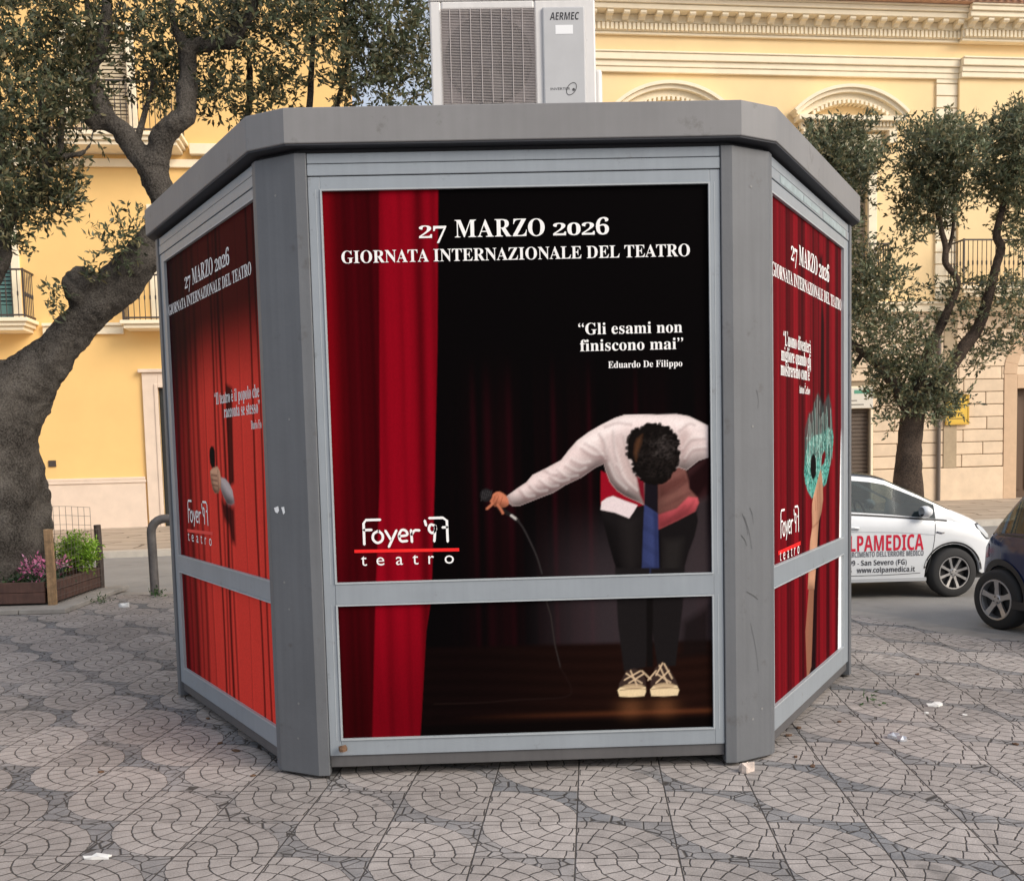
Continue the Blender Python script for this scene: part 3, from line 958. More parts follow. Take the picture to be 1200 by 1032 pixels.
poster['label'] = 'front poster with a bowing performer in a white shirt'

def lettering(which, parent, items, title, logo, bar, teatro, o=-.0095):
    fn2 = lambda u, z: fmap(which)(u, o, z)
    w = MB()
    put_oldstyle(w, *title, fn2)
    w.build('title_lettering', M['white_ink'], parent, fix=False)
    for k, (body, u0, u1, base, cap) in enumerate(items):
        w = MB()
        put_text(w, body, u0, u1, base, cap, fn2)
        w.build('subtitle_lettering' if k == 0 else 'author_lettering' if k == len(items) - 1 else 'quote_lettering', M['white_ink'], parent, fix=False)
    e = emblem_strokes(logo[0], logo[1], logo[2], logo[3], fn2)
    e.build('emblem', M['white_ink'], parent, fix=False)
    e = MB()
    put_text(e, 't', *teatro[0], fn2)
    for body, a, c, b_, h in teatro[1]:
        put_text(e, body, a, c, b_, h, fn2)
    e.build('emblem_lettering', M['white_ink'], parent, fix=False)
    r = MB()
    (a0, b0), (a1, b1_), t = bar
    r.add([fn2(a0, b0 - t), fn2(a1, b1_ - t), fn2(a1, b1_ + t), fn2(a0, b0 + t)], [(0, 1, 2, 3)])
    r.build('emblem_bar', M['red_ink'], parent, fix=False)

def spaced(u0, u1, base, h):
    """t e a t r o, widely spaced"""
    rel = [('t', 0, .062), ('e', .165, .085), ('a', .375, .075), ('t', .555, .062), ('r', .725, .06), ('o', .90, .10)]
    out = []
    for c, a, w_ in rel:
        out.append((c, u0 + a * (u1 - u0), u0 + (a + w_) * (u1 - u0), base, h))
    return ((out[0][1], out[0][2], base, h), out[1:])

lettering('front', poster,
          [(serif('GIORNATA INTERNAZIONALE DEL TEATRO'), (-0.9421, 2.841)[0], (0.9421, 2.8023)[0], (-0.0061, 2.8263)[1], .066),
           ('\u201c' + serif('Gli esami non'), (0.3275, 2.4275)[0], (0.8957, 2.4195)[0], (0.6158, 2.4188)[1], .062),
           (serif('finiscono mai') + '\u201d', (0.3349, 2.3355)[0], (0.8992, 2.3274)[0], (0.6144, 2.3292)[1], .062),
           (serif('Eduardo De Filippo'), (0.4869, 2.24)[0], (0.8934, 2.2353)[0], (0.6923, 2.2353)[1], .036)],
          ((-0.5217, 2.9541)[0], (0.504, 2.9472)[0], (-0.0122, 2.9507)[1], .092),
          ((-0.8885, 1.2962)[0], (-0.8885, 1.2962)[1] - .02, (-0.397, 1.2827)[0] - (-0.8885, 1.2962)[0], .165),
          ((-0.9316, 1.2691)[:2], (-0.3553, 1.2627)[:2], .009),
          spaced((-0.8968, 1.1974)[0], (-0.3858, 1.1832)[0], (-0.6393, 1.1879)[1], .068))

# ---- left poster: a hand with a microphone comes out of a red curtain
p = Print(-2.31, -.205, .24, 3.262, .008, .006)
X, Z = p.U, p.Z
base = p.step(X, -2.35, -1.3)
p.A[:] = np.array(ink(134, 12, 22)) * (1 - base[..., None]) + np.array(ink(246, 72, 60)) * base[..., None]
edge_ = 2.30 + .22 * np.sin(X * 4.0) + .25 * p.step(X, -1.2, -1.9) * -1
p.A *= (1 - .30 * np.clip(fold_noise(X * 4, 12) * .6 + .2, 0, 1) * p.step(X, -.9, -2.2))[..., None]
for px_, w_, a_ in ((211.4, .05, .72), (217, .03, .5), (223, .05, .70), (229, .025, .45), (234.7, .035, .62), (243, .015, .35), (254.4, .022, .82), (259, .02, .55), (263.5, .028, .88), (268, .02, .6),
                    (285, .012, .25), (298.6, .018, .85), (306.7, .016, .78), (312, .01, .4)):
    sx = {211.4: -2.201, 217: -2.064, 223: -1.922, 229: -1.785, 234.7: -1.658, 243: -1.480, 254.4: -1.248, 259: -1.159, 263.5: -1.073, 268: -0.988, 285: -0.686, 298.6: -0.461, 306.7: -0.333, 312: -0.252}.get(px_)
    lean = (Z - 1.3) * .02
    p.A *= (1 - a_ * np.exp(-((X - sx - lean + .012 * np.sin(Z * 3 + px_)) / w_) ** 2))[..., None]
    p.A *= (1 + .12 * np.exp(-((X - sx - lean - 1.7 * w_) / w_) ** 2))[..., None]
top = p.step(Z, 1.70 + .45 * base, 2.62 + .12 * base)
p.A *= (1 - .93 * top)[..., None]
p.A += np.array(ink(26, 2, 7))[None, None] * top[..., None] * .8
slit = [(-0.972,2.258),(-0.838,2.225),(-0.862,1.997),(-0.885,1.644),(-0.990,1.618),(-0.984,1.817),(-0.987,2.063)]
p.fill(slit, ink(12, 4, 6), .03, .9)
p.fill([(-1.181,1.526),(-1.017,1.508),(-0.910,1.484),(-0.911,1.261),(-0.991,1.269),(-1.031,1.367),(-1.142,1.412)], ink(34, 4, 8), .05, .9)
sl = p.fill([(-1.165,1.676),(-1.069,1.667),(-0.987,1.637),(-0.926,1.595),(-0.900,1.521),(-0.953,1.507),(-1.051,1.511),(-1.119,1.547),(-1.178,1.596)], ink(206, 192, 190), .012)
p.fill([(-1.114,1.578),(-0.897,1.540),(-0.901,1.515),(-1.038,1.507)], ink(150, 130, 130), .05, .7)
hand = [(-1.408,1.716),(-1.328,1.740),(-1.235,1.745),(-1.185,1.717),(-1.166,1.666),(-1.175,1.615),(-1.236,1.576),(-1.320,1.571),(-1.363,1.593),(-1.393,1.638),(-1.408,1.683)]
p.round_off(sl, 4, .9)
hd = p.fill(hand, ink(222, 172, 140), .012)
p.round_off(hd, 3, 1.0)
for ln in ([(-1.384,1.690),(-1.254,1.685)], [(-1.380,1.658),(-1.250,1.652)], [(-1.367,1.625),(-1.247,1.619)], [(-1.230,1.717),(-1.232,1.601)]):
    p.line(ln, .010, ink(110, 60, 48), .012, .8)
p.fill([(-1.397,1.857),(-1.360,1.878),(-1.305,1.874),(-1.277,1.845),(-1.284,1.781),(-1.291,1.740),(-1.362,1.734),(-1.403,1.768),(-1.408,1.821)], ink(18, 15, 16), .012)
p.grain(2, .15)
lp = raster('poster', p, 'left', -.012)
lp['label'] = 'left poster with a hand holding a microphone through a red curtain'
lettering('left', lp,
          [(serif('GIORNATA INTERNAZIONALE DEL TEATRO'), -2.285, -.36, 2.832, .072),
           ('\u201c' + serif('Il teatro è il popolo che'), (-1.2209, 2.1426)[0], (-0.3144, 2.136)[0], (-0.7382, 2.1398)[1], .075),
           (serif('racconta se stesso') + '\u201d', (-1.0217, 2.0525)[0], (-0.3115, 2.0473)[0], (-0.6494, 2.0498)[1], .075),
           (serif('Dario Fo'), (-0.4891, 1.9619)[0], (-0.3004, 1.9625)[0], (-0.4014, 1.9622)[1], .05)],
          ((-1.8073, 2.9657)[0], (-0.7678, 2.9452)[0], (-1.2535, 2.9537)[1], .105),
          ((-2.0327, 1.3347)[0], (-2.0327, 1.3347)[1] - .02, (-1.4947, 1.3599)[0] - (-2.0327, 1.3347)[0], .19),
          (((-2.0657, 1.2872)[0], (-2.0657, 1.2872)[1]), ((-1.412, 1.3014)[0], (-1.412, 1.3014)[1]), .011),
          spaced((-2.0566, 1.211)[0], (-1.4467, 1.2196)[0], (-1.7351, 1.2158)[1], .075))

# ---- right poster: a raised hand holds a turquoise mask before a red curtain
p = Print(.20, 2.25, .262, 3.215, .008, .006)
X, Z = p.U, p.Z
w_ = fold_noise(X * 2.6, 21, (9, 17, 31)) * .55
w_ = np.clip(.5 + w_ + .35 * np.sin(X * 17), 0, 1)
p.A[:] = np.array(ink(62, 4, 11)) * (1 - w_[..., None]) + np.array(ink(132, 14, 27)) * w_[..., None]
p.A *= (1 - .25 * np.clip(fold_noise(X * 11, 8), 0, 1))[..., None]
p.fill([(1.506,3.040),(1.611,3.055),(1.555,2.595),(1.526,2.079),(1.392,1.565),(1.236,1.008),(1.106,0.236),(1.382,0.236),(1.438,0.754),(1.603,1.558),(1.660,2.083),(1.662,2.605)], ink(16, 3, 6), .05, .95)
mask = [(1.059,1.611),(1.083,1.703),(1.165,1.795),(1.320,1.846),(1.571,1.862),(1.804,1.906),(1.921,1.890),(1.964,1.834),(1.935,1.746),(1.851,1.645),(1.714,1.512),(1.569,1.490),(1.441,1.471),(1.280,1.435),(1.162,1.487),(1.093,1.544)]
fz = [(1.071,1.677),(1.085,1.888),(1.190,1.988),(1.297,2.003),(1.395,2.095),(1.470,2.133),(1.546,2.097),(1.611,2.045),(1.730,2.105),(1.811,2.139),(1.894,2.052),(1.921,1.958),(1.964,1.849),(1.907,1.790),(1.803,1.889),(1.571,1.848),(1.320,1.835),(1.171,1.795)]
p.fill(fz, ink(58, 74, 74), .03, .75)
mm = p.fill(mask, ink(78, 146, 136), .012)
rn = np.random.RandomState(9).rand(p.H // 2 + 1, p.W // 2 + 1).repeat(2, 0).repeat(2, 1)[:p.H, :p.W]
lace = np.where(rn > .62, 1.45, np.where(rn < .30, .42, 1.0))
p.A = p.A * (1 - mm[..., None]) + np.clip(p.A * lace[..., None], 0, .9) * mm[..., None]
rs = np.random.RandomState(2)
bx = [(1.059,1.611),(1.445,2.124),(1.942,1.878),(1.441,1.474)]
ez = [(1.060,1.703),(1.096,1.875),(1.190,1.982),(1.297,1.997),(1.395,2.095),(1.470,2.130),(1.546,2.088),(1.624,2.032),(1.730,2.102),(1.811,2.136),(1.894,2.038),(1.964,1.893)]
for k in range(95):                                               # feathers
    t = k / 94
    x0 = bx[0][0] + .03 + (bx[2][0] - bx[0][0] - .05) * t
    z0_ = ez[0][1] + .05 + .10 * rs.rand()
    zt_ = float(np.interp(x0, [q[0] for q in ez], [q[1] for q in ez])) - .16 * rs.rand()
    c = ((120, 168, 160), (30, 36, 38), (176, 190, 186), (62, 112, 106), (24, 26, 28), (70, 20, 26))[rs.randint(6)]
    p.line([(x0, z0_ - .12), (x0 + .03 * (rs.rand() - .5), (z0_ + zt_) / 2), (x0 + .07 * (rs.rand() - .5), zt_)], .008, ink(*c), .010, .8)
for k in range(110):                                              # lace pattern
    i_ = rs.randint(p.W); j_ = rs.randint(p.H)
for k in range(150):
    cx = bx[0][0] + rs.rand() * (bx[2][0] - bx[0][0]); cz = 1.45 + rs.rand() * .75
    col = ink(176, 220, 210) if rs.rand() > .45 else ink(52, 112, 106)
    keep = p.A.copy()
    a = rs.rand() * 6
    p.line([(cx, cz), (cx + .03 * math.cos(a), cz + .03 * math.sin(a)), (cx + .03 * math.cos(a) - .02, cz + .04)], .008, col, .008, .8)
    p.A = np.where(mm[..., None] > .5, p.A, keep)
p.ell((1.3243, 1.6441)[0], (1.3243, 1.6441)[1], .085, .085, ink(14, 8, 10), .2)
p.fill([(1.557,1.638),(1.583,1.715),(1.675,1.749),(1.708,1.713),(1.648,1.657)], ink(96, 8, 18), .012)
arm = [(1.544,1.624),(1.582,1.581),(1.608,1.509),(1.620,1.409),(1.568,1.327),(1.490,1.276),(1.458,1.194),(1.412,1.002),(1.361,0.868),(1.348,0.824),(1.155,0.849),(1.192,1.025),(1.229,1.158),(1.291,1.248),(1.279,1.345),(1.286,1.399),(1.329,1.452),(1.410,1.517),(1.492,1.584)]
am = p.fill(arm, ink(196, 148, 120), .012)
p.round_off(am, 4, .7)
p.A *= (1 - am * .35 * p.step(X, (1.3386, 1.2263)[0] - .02, (1.3386, 1.2263)[0] + .16))[..., None]
for ln in ([(1.366,1.436),(1.390,1.352)], [(1.441,1.474),(1.452,1.348)], [(1.517,1.527),(1.529,1.358)], [(1.303,1.241),(1.490,1.269)]):
    p.line(ln, .012, ink(132, 84, 66), .014, .7)
p.fill([(1.185,0.845),(1.335,0.825),(1.255,0.320),(1.130,0.230),(1.085,0.578)], ink(150, 104, 82), .02, .8)
wm = p.step(X, 2.235 - .12 * np.clip((1.9 - Z) / 1.6, 0, 1) ** .7 - .004, 2.235 - .12 * np.clip((1.9 - Z) / 1.6, 0, 1) ** .7 + .004)
p.mix(wm, np.array((.80, .82, .84)))
p.grain(3, .15)
rp = raster('poster', p, 'right', -.012)
rp['label'] = 'right poster with a hand holding up a turquoise mask'
lettering('right', rp,
          [(serif('GIORNATA INTERNAZIONALE DEL TEATRO'), (0.2872, 2.717)[0], (2.2229, 2.8159)[0], (1.0855, 2.7555)[1], .078),
           ('\u201c' + serif("L'uomo diventerà"), (0.5372, 2.3564)[0], (1.2491, 2.4021)[0], (0.8762, 2.3808)[1], .085),
           (serif('migliore quando gli'), (0.4855, 2.2684)[0], (1.2482, 2.3086)[0], (0.875, 2.2891)[1], .085),
           (serif("mostreremo com'è") + '\u201d', (0.4741, 2.1833)[0], (1.2474, 2.2205)[0], (0.8739, 2.2025)[1], .085),
           (serif('Anton Čechov'), (0.9286, 2.1061)[0], (1.2221, 2.1202)[0], (1.0784, 2.1135)[1], .05)],
          ((0.7315, 2.8768)[0], (1.8092, 2.9335)[0], (1.2295, 2.9043)[1], .12),
          ((0.4471, 1.2096)[0], (0.707, 1.2178)[1] - .01, (0.9173, 1.2051)[0] - (0.4471, 1.2096)[0], .20),
          (((0.3965, 1.1587)[0], (0.3965, 1.1587)[1]), ((0.9512, 1.1696)[0], (0.9512, 1.1696)[1]), .012),
          spaced((0.4354, 1.1092)[0], (0.9161, 1.1077)[0], (0.6839, 1.1069)[1], .075))

# remains of tape and old posters on the kiosk, as parts of it
mb = MB()
for (u0, u1, z0, z1) in ((.42, .98, 3.292, 3.338), (1.0, 1.45, 3.295, 3.335), (1.55, 2.30, 3.288, 3.340)):
    mb.box(u0, u1, .0045, .006, z0, z1)
mb.map(fmap('right')); mb.build('tape_remains', M['glue'], kiosk)
mb = MB()
rs = random.Random(3)
for k in range(26):
    z = .9 + k * .085 + rs.random() * .05
    mb.box(-.213 + rs.random() * .008, -.198, .001, .0025, z, z + .02 + .05 * rs.random())
mb.map(fmap('left')); mb.build('torn_paper_edge', mat('torn_paper', (.52, .47, .42), .8, var=.3, scale=30), kiosk)

# ---------------------------------------------------------------- air conditioner on the roof
M['ac'] = mat('white_enamel', (.68, .67, .66), .4, var=.04, scale=4, streak=.06, dirt=((.42, .41, .40), .68, 8))
M['ac_wire'] = mat('grille_wire', (.44, .40, .39), .5)
M['ac_dark'] = mat('pale_coil', (.22, .19, .19), .6, var=.3, scale=14)
AY = .40
ax0, az0 = (-0.4452, 3.7811)
ax1, az1 = (0.4934, 4.339)
az0 = 3.70
ac = empty('air_conditioner', ((ax0 + ax1) / 2, AY + .18, 3.64), 'white outdoor air conditioner unit with a round-cornered grille, standing on the kiosk roof', 'air conditioner')
W2 = (ax1 - ax0) / 2
AH = az1 - 3.64
gx0, gx1 = (-0.3807, 4.0669)[0] - (ax0 + ax1) / 2, (0.1476, 4.0586)[0] - (ax0 + ax1) / 2
gz0, gz1 = (-0.1367, 3.7758)[1] - 3.64, (-0.1228, 4.292)[1] - 3.64
px0, px1 = (0.1913, 4.0579)[0] - (ax0 + ax1) / 2, (0.4344, 4.0541)[0] - (ax0 + ax1) / 2
mb = MB()
# casing: front as a frame round the grille opening, box behind
for (a, b, c, d) in ((-W2, gx0, .05, AH), (gx1, W2, .05, AH), (gx0, gx1, .05, gz0), (gx0, gx1, gz1, AH)):
    mb.box(a, b, -.18, -.10, c, d)
mb.box(-W2, W2, -.0999, .18, .05, AH)
mb.box(-W2 - .006, W2 + .006, -.186, .186, AH, AH + .02)
mb.build('casing', M['ac'], ac, bevel=.012)
mb = MB(); mb.box(gx0, gx1, -.125, -.1005, gz0, gz1)
mb.build('coil', M['ac_dark'], ac)
mb = MB()
n = 60
for k in range(n + 1):
    z = gz0 + (gz1 - gz0) * k / n
    mb.box(gx0 - .004, gx1 + .004, -.186, -.183, z - .0014, z + .0014)
for k in range(1, 9):
    x = gx0 + (gx1 - gx0) * k / 9 - .01
    mb.box(x - .0022, x + .0022, -.190, -.1865, gz0, gz1)
mb.build('grille', M['ac_wire'], ac)
mb = MB()
c_ = ((gx0 + gx1) / 2, -.155, (gz0 + gz1) / 2)
for k in range(5):
    a = k * 2 * math.pi / 5
    pl = []
    for t in range(7):
        r_ = .05 + .19 * t / 6
        for s_ in (-1, 1):
            b_ = a + s_ * (.32 - .1 * t / 6)
            pl.append((c_[0] + r_ * math.cos(b_), c_[1] + s_ * .012, c_[2] + r_ * math.sin(b_)))
    mb.add(pl, [(2 * t, 2 * t + 1, 2 * t + 3, 2 * t + 2) for t in range(6)])
mb.lathe([(.001, -.02), (.06, -.018), (.06, .02)], c_, n=20)
mb.build('fan', mat('fan_plastic', (.055, .05, .052), .5), ac)
mb = MB(); mb.lathe([(.0005, .0295), (.235, .0292), (.245, .020), (.250, .020), (.250, .0298)], c_, n=48)
mb.build('fan_shroud', mat('shroud_dark', (.022, .02, .021), .6), ac)
mb = MB(); mb.box(px0, px1, -.1965, -.178, .085, AH - .045)
pn = mb.build('front_panel', mat('panel_plastic', (.47, .48, .495), .5, var=.04), ac, bevel=.016)
mb = MB()
put_text(mb, sansb('AERMEC'), (0.2284, 4.198)[0] - (ax0 + ax1) / 2, (0.391, 4.1956)[0] - (ax0 + ax1) / 2, (0.3114, 4.2202)[1] - 3.64, .040, lambda u, z: (u + (z - AH) * .12 + .02, -.1975, z))
mb.build('lettering', mat('dark_lettering', (.03, .03, .035), .5), pn, fix=False)
mb = MB()
put_text(mb, 'INVERTER', (0.2303, 3.8453)[0] - (ax0 + ax1) / 2, (0.3425, 3.8435)[0] - (ax0 + ax1) / 2, (0.2789, 3.8351)[1] - 3.64, .014, lambda u, z: (u, -.1975, z))
cx_, cz_ = (0.3497, 3.841)[0] - (ax0 + ax1) / 2, (0.3497, 3.841)[1] - 3.64
ribbon(mb, [(cx_ + .026 * math.cos(t * .3) + .012 * math.sin(t * .3), cz_ + .034 * math.sin(t * .3)) for t in range(-5, 17)], .004, lambda u, z: (u, -.1977, z))
mb.lathe([(.0005, -.0005), (.008, -.0005), (.008, .0)], (cx_ + .012, -.1975, cz_ - .004), n=12)
mb.build('small_emblem', mat('dark_print', (.06, .06, .065), .5), pn, fix=False)
mb = MB(); mb.box((0.2648, 4.1975)[0] - (ax0 + ax1) / 2, (0.3643, 4.196)[0] - (ax0 + ax1) / 2, -.1978, -.1972, (0.3098, 4.1429)[1] - 3.64, (0.3108, 4.1921)[1] - 3.64)
mb.build('sticker', M['white_paper'], pn)
mb = MB(); mb.box(W2 + .0005, W2 + .05, -.06, .14, .06, .36)
mb.build('valve_cover', M['ac'], ac, bevel=.02)
for x in (-W2 + .12, W2 - .12):
    mb = MB()
    mb.box(x - .03, x + .03, -.17, .17, .002, .05)
    mb.build('foot_rail', M['black'], ac)

# ---------------------------------------------------------------- the two house fronts
M['yellow'] = mat('yellow_plaster', (.88, .575, .225), .85, var=.06, scale=.5, bump=.05, bscale=30, dirt=((.78, .55, .28), .66, .7))
M['yellow2'] = mat('pale_yellow_plaster', (.90, .675, .37), .85, var=.06, scale=.6, bump=.05, bscale=30)
M['stone'] = mat('cream_stone', (.90, .79, .59), .8, var=.06, scale=2)
M['pale'] = mat('pale_pink_stone', (.76, .62, .50), .75, var=.06, scale=3)
M['rust'] = mat('coursed_stone', (.72, .57, .41), .85, var=.10, scale=2.2, island=.07, bump=.15, bscale=14)
M['iron'] = mat('brown_iron', (.055, .042, .036), .6)
M['tile'] = mat('terracotta', (.52, .31, .21), .85, var=.2, scale=8)
M['glass_dark'] = mat('dark_window_glass', (.03, .035, .04), .06)
M['shutter'] = mat('brown_shutter', (.105, .075, .055), .6, var=.1)
M['cream_shutter'] = mat('cream_shutter', (.62, .52, .36), .7)
M['teal'] = mat('teal_shutter', (.10, .22, .21), .6)

def house_fn(x, y, z): return hs(x, -y, z)      # local: x along, y into the house (negative = proud), z up

def wall_holes(mb, x0, x1, z0, z1, holes, depth=.35, y=0.0):
    xs = sorted({x0, x1, *[h[0] for h in holes], *[h[1] for h in holes]})
    zs = sorted({z0, z1, *[h[2] for h in holes], *[h[3] for h in holes]})
    for i in range(len(xs) - 1):
        for j in range(len(zs) - 1):
            cx, cz = (xs[i] + xs[i + 1]) / 2, (zs[j] + zs[j + 1]) / 2
            if any(h[0] < cx < h[1] and h[2] < cz < h[3] for h in holes):
                continue
            mb.add([(xs[i], y, zs[j]), (xs[i + 1], y, zs[j]), (xs[i + 1], y, zs[j + 1]), (xs[i], y, zs[j + 1])], [(0, 1, 2, 3)])
    for a, b, c, d in holes:
        mb.add([(a, y, c), (b, y, c), (b, y, d), (a, y, d), (a, y + depth, c), (b, y + depth, c), (b, y + depth, d), (a, y + depth, d)],
               [(0, 4, 5, 1), (1, 5, 6, 2), (2, 6, 7, 3), (3, 7, 4, 0)])
    # sides, top and back make it a solid house
    B = 9.0
    mb.add([(x0, y, z0), (x1, y, z0), (x1, y, z1), (x0, y, z1), (x0, B, z0), (x1, B, z0), (x1, B, z1), (x0, B, z1)],
           [(0, 3, 7, 4), (1, 5, 6, 2), (3, 2, 6, 7), (4, 7, 6, 5)])

def frame(mb, a, b, c, d, w, proud, deep=.02, sill=True):
    mb.box(a - w, a, -proud, deep, c, d + w); mb.box(b, b + w, -proud, deep, c, d + w); mb.box(a, b, -proud, deep, d, d + w)

def baluster(mb, x, y, z0, z1, r=.011):
    h = z1 - z0
    mb.tube([(x, y, z0, r), (x, y, z0 + h * .44, r), (x, y, z0 + h * .47, r * 2), (x, y, z0 + h * .53, r * 2), (x, y, z0 + h * .56, r), (x, y, z1, r)], 6, cap=False)

def railing(mb, x0, x1, d, z0, z1, step=.13):
    """three-sided balcony railing from the wall, d deep"""
    for z in (z0 + .06, z1):
        mb.box(x0 - .02, x1 + .02, -d - .02, -d + .02, z - .02, z + .02)
        mb.box(x0 - .02, x0 + .02, -d + .021, 0, z - .02, z + .02)
        mb.box(x1 - .02, x1 + .02, -d + .021, 0, z - .02, z + .02)
    n = int((x1 - x0) / step)
    for k in range(1, n):
        baluster(mb, x0 + (x1 - x0) * k / n, -d, z0, z1)
    for x in (x0, x1):
        m_ = int(d / step)
        for k in range(m_):
            baluster(mb, x, -d + d * k / m_ + .02, z0, z1)
        mb.box(x - .022, x + .022, -d - .022, -d + .022, z0, z1 + .03)

def balcony(parent, x0, x1, z, d, rail_h, steps=3, m='stone', key='balcony'):
    mb = MB()
    for k in range(steps):
        q = k * .07
        mb.box(x0 + q, x1 - q, -d + q, -.001, z - .10 * (k + 1), z - .10 * k - .004)
    s = mb.map(house_fn_l).build('balcony', M[m], parent, bevel=.015)
    mb = MB(); railing(mb, x0 + .08, x1 - .08, d - .10, z + .001, z + rail_h)
    mb.map(house_fn_l).build('railing', M['iron'], s)
    return s

house_fn_l = lambda x, y, z: (x, y, z)
lh = empty('yellow_house', hs(-4, 0, 0), 'plain ochre yellow house with balconies, stone plinth and tall doorway, behind the big leaning tree', 'house', rz=A6)
LX = 4.0                                            # house origin is at s = -4
L_ = lambda s: s + LX
dz_top = 3.62
mb = MB()
holes = [(L_(1.36), L_(3.0), 0.05, dz_top), (L_(-3.1), L_(-2.02), 5.25, 8.0), (L_(-.4), L_(1.0), 9.85, 12.4), (L_(1.5), L_(2.7), 5.35, 8.0), (L_(-6.8), L_(-5.6), 9.85, 12.4), (L_(-7), L_(-5.6), 0.05, 3.4), (L_(3.9), L_(5.1), 5.35, 8.0)]
wall_holes(mb, L_(-16), L_(6.45), -.1, 14.6, holes)
mb.build('wall', M['yellow'], lh)
for a, b in ((-16, -7.25), (-5.35, .93), (3.4, 6.4)):
    mb = MB()
    mb.box(L_(a), L_(b), -.05, -.002, 0, 1.22)
    mb.box(L_(a), L_(b) + .02, -.075, -.002, 1.223, 1.30)
    mb.box(L_(a), L_(b), -.055, -.002, 1.303, 1.37)
    mb.build('plinth', M['pale'], lh, bevel=.012)
mb = MB(); frame(mb, L_(1.36), L_(3.0), .05, dz_top, .38, .09)
mb.box(L_(.90), L_(3.46), -.16, -.003, dz_top + .383, dz_top + .47)
frame(mb, L_(1.36), L_(3.0), .05, dz_top, .09, .115)
df = mb.build('door_surround', M['pale'], lh, bevel=.012)
mb = MB(); mb.box(L_(1.36), L_(3.0), .05, .30, .05, dz_top)
for k in range(14):
    for j in range(26):
        mb.box(L_(1.36) + .04 + k * .113, L_(1.36) + .12 + k * .113, .03, .0495, .12 + j * .134, .22 + j * .134)
mb.build('door', mat('dark_green_door', (.022, .026, .027), .5), lh)
balcony(lh, L_(-4.2), L_(-1.45), 5.32, .9, 1.15)
balcony(lh, L_(.66), L_(3.2), 5.25, .75, 1.1, steps=2)
mb = MB()                                            # string course between the balconies and under the upper one
mb.box(L_(-16), L_(-4.3), -.10, -.002, 5.0, 5.2); mb.map(house_fn_l).build('string_course', M['stone'], lh, bevel=.012); mb = MB(); mb.box(L_(-1.35), L_(.60), -.10, -.002, 4.98, 5.18); mb.box(L_(-1.35), L_(.60), -.16, -.002, 5.184, 5.26)
mb.build('string_course', M['stone'], lh, bevel=.012); mb = MB()
mb.box(L_(3.25), L_(6.45), -.10, -.002, 4.98, 5.18); mb.box(L_(3.25), L_(6.45), -.16, -.002, 5.184, 5.26)
mb.build('string_course', M['stone'], lh, bevel=.012)
balcony(lh, L_(-.95), L_(2.4), 9.72, 1.0, 1.2)
mb = MB()
mb.box(L_(-16), L_(-1.0), -.22, -.002, 9.40, 9.66); mb.box(L_(2.45), L_(6.45), -.22, -.002, 9.40, 9.66)
mb.box(L_(-16), L_(6.5), -.10, -.002, 9.1, 9.30)
mb.build('upper_string_course', M['stone'], lh, bevel=.012)
for h in holes[1:5] + holes[6:]:
    mb = MB(); frame(mb, h[0], h[1], h[2], h[3], .20, .06)
    mb.build('window_surround', M['stone'], lh, bevel=.01)
for h in holes[1:5] + holes[5:]:
    mb = MB(); mb.box(h[0], h[1], .20, .24, h[2], h[3])
    w_ = mb.build('balcony_door', M['glass_dark'], lh)
    mb = MB()
    for s_ in (0, 1):
        a = h[0] + s_ * (h[1] - h[0]) / 2; b = a + (h[1] - h[0]) / 2
        mb.box(a + .01, b - .01, .15, .19, h[2], h[2] + .5)
        for k in range(22):
            z = h[2] + .52 + k * (h[3] - h[2] - .56) / 22
            mb.box(a + .06, b - .06, .155, .185, z, z + .06)
        mb.box(a + .01, a + .06, .15, .19, h[2] + .5, h[3]); mb.box(b - .06, b - .01, .15, .19, h[2] + .5, h[3])
    mb.build('shutter', M['teal'] if h[2] < 9 else M['cream_shutter'], w_)
mb = MB(); mb.box(L_(-1.42), L_(-1.24), -.03, -.001, 1.68, 1.84)
mb.build('letter_plate', M['iron'], lh)
mb = MB()
for k in range(3):
    mb.box(L_(-16) - .0, L_(6.45) + .1 * k, -.15 - .15 * k, -.002, 14.0 + .2 * k, 14.19 + .2 * k)
mb.build('cornice', M['stone'], lh)

# palazzo on the right
rh = empty('palazzo', hs(11, 0, 0), 'pale yellow palazzo with bracketed cornice, curved pediments and a coursed stone ground floor', 'building', rz=A6)
R_ = lambda s: s - 11.0
X0, X1, XS = R_(10.4), R_(40), R_(23.05)
ZC = 13.9
pcs = [14.86, 19.85, 26.4, 31.4]
win = [(R_(c) - .62, R_(c) + .62, 6.1, 9.6) for c in pcs]
mb = MB(); wall_holes(mb, X0, X1, 5.55, 13.2, win)
mb.build('wall', M['yellow2'], rh)
mb = MB()
gh = [(R_(17.2), R_(18.9), 0, 3.2), (R_(19.0), R_(20.55), 0.05, 2.72), (R_(24.95), R_(27.9), 0.05, 3.2), (R_(12), R_(13.5), .05, 3.2), (R_(30.6), R_(32.2), .05, 3.2)]
gh = gh[1:]
wall_holes(mb, X0, X1, -.1, 5.55, gh, depth=.5, y=.012)
mb.build('stone_backing', mat('joint_mortar', (.30, .235, .16), .9), rh)
mb = MB()                                            # coursed blocks, .345 high
rs = random.Random(11)
zc = .95
row = 0
segs = [(X0, R_(12) - .3), (R_(13.5) + .3, R_(18.7)), (R_(20.62), R_(24.55)), (R_(28.3), R_(30.3)), (R_(32.5), X1)]
top_clear = {0: 5.5}
def row_z(): pass
z = 1.02
for (a, b) in segs:
    mb.box(a, b, -.05, .0118, 0, .995)
rows = []
while z < 5.3:
    rows.append((z, z + .335)); z += .352
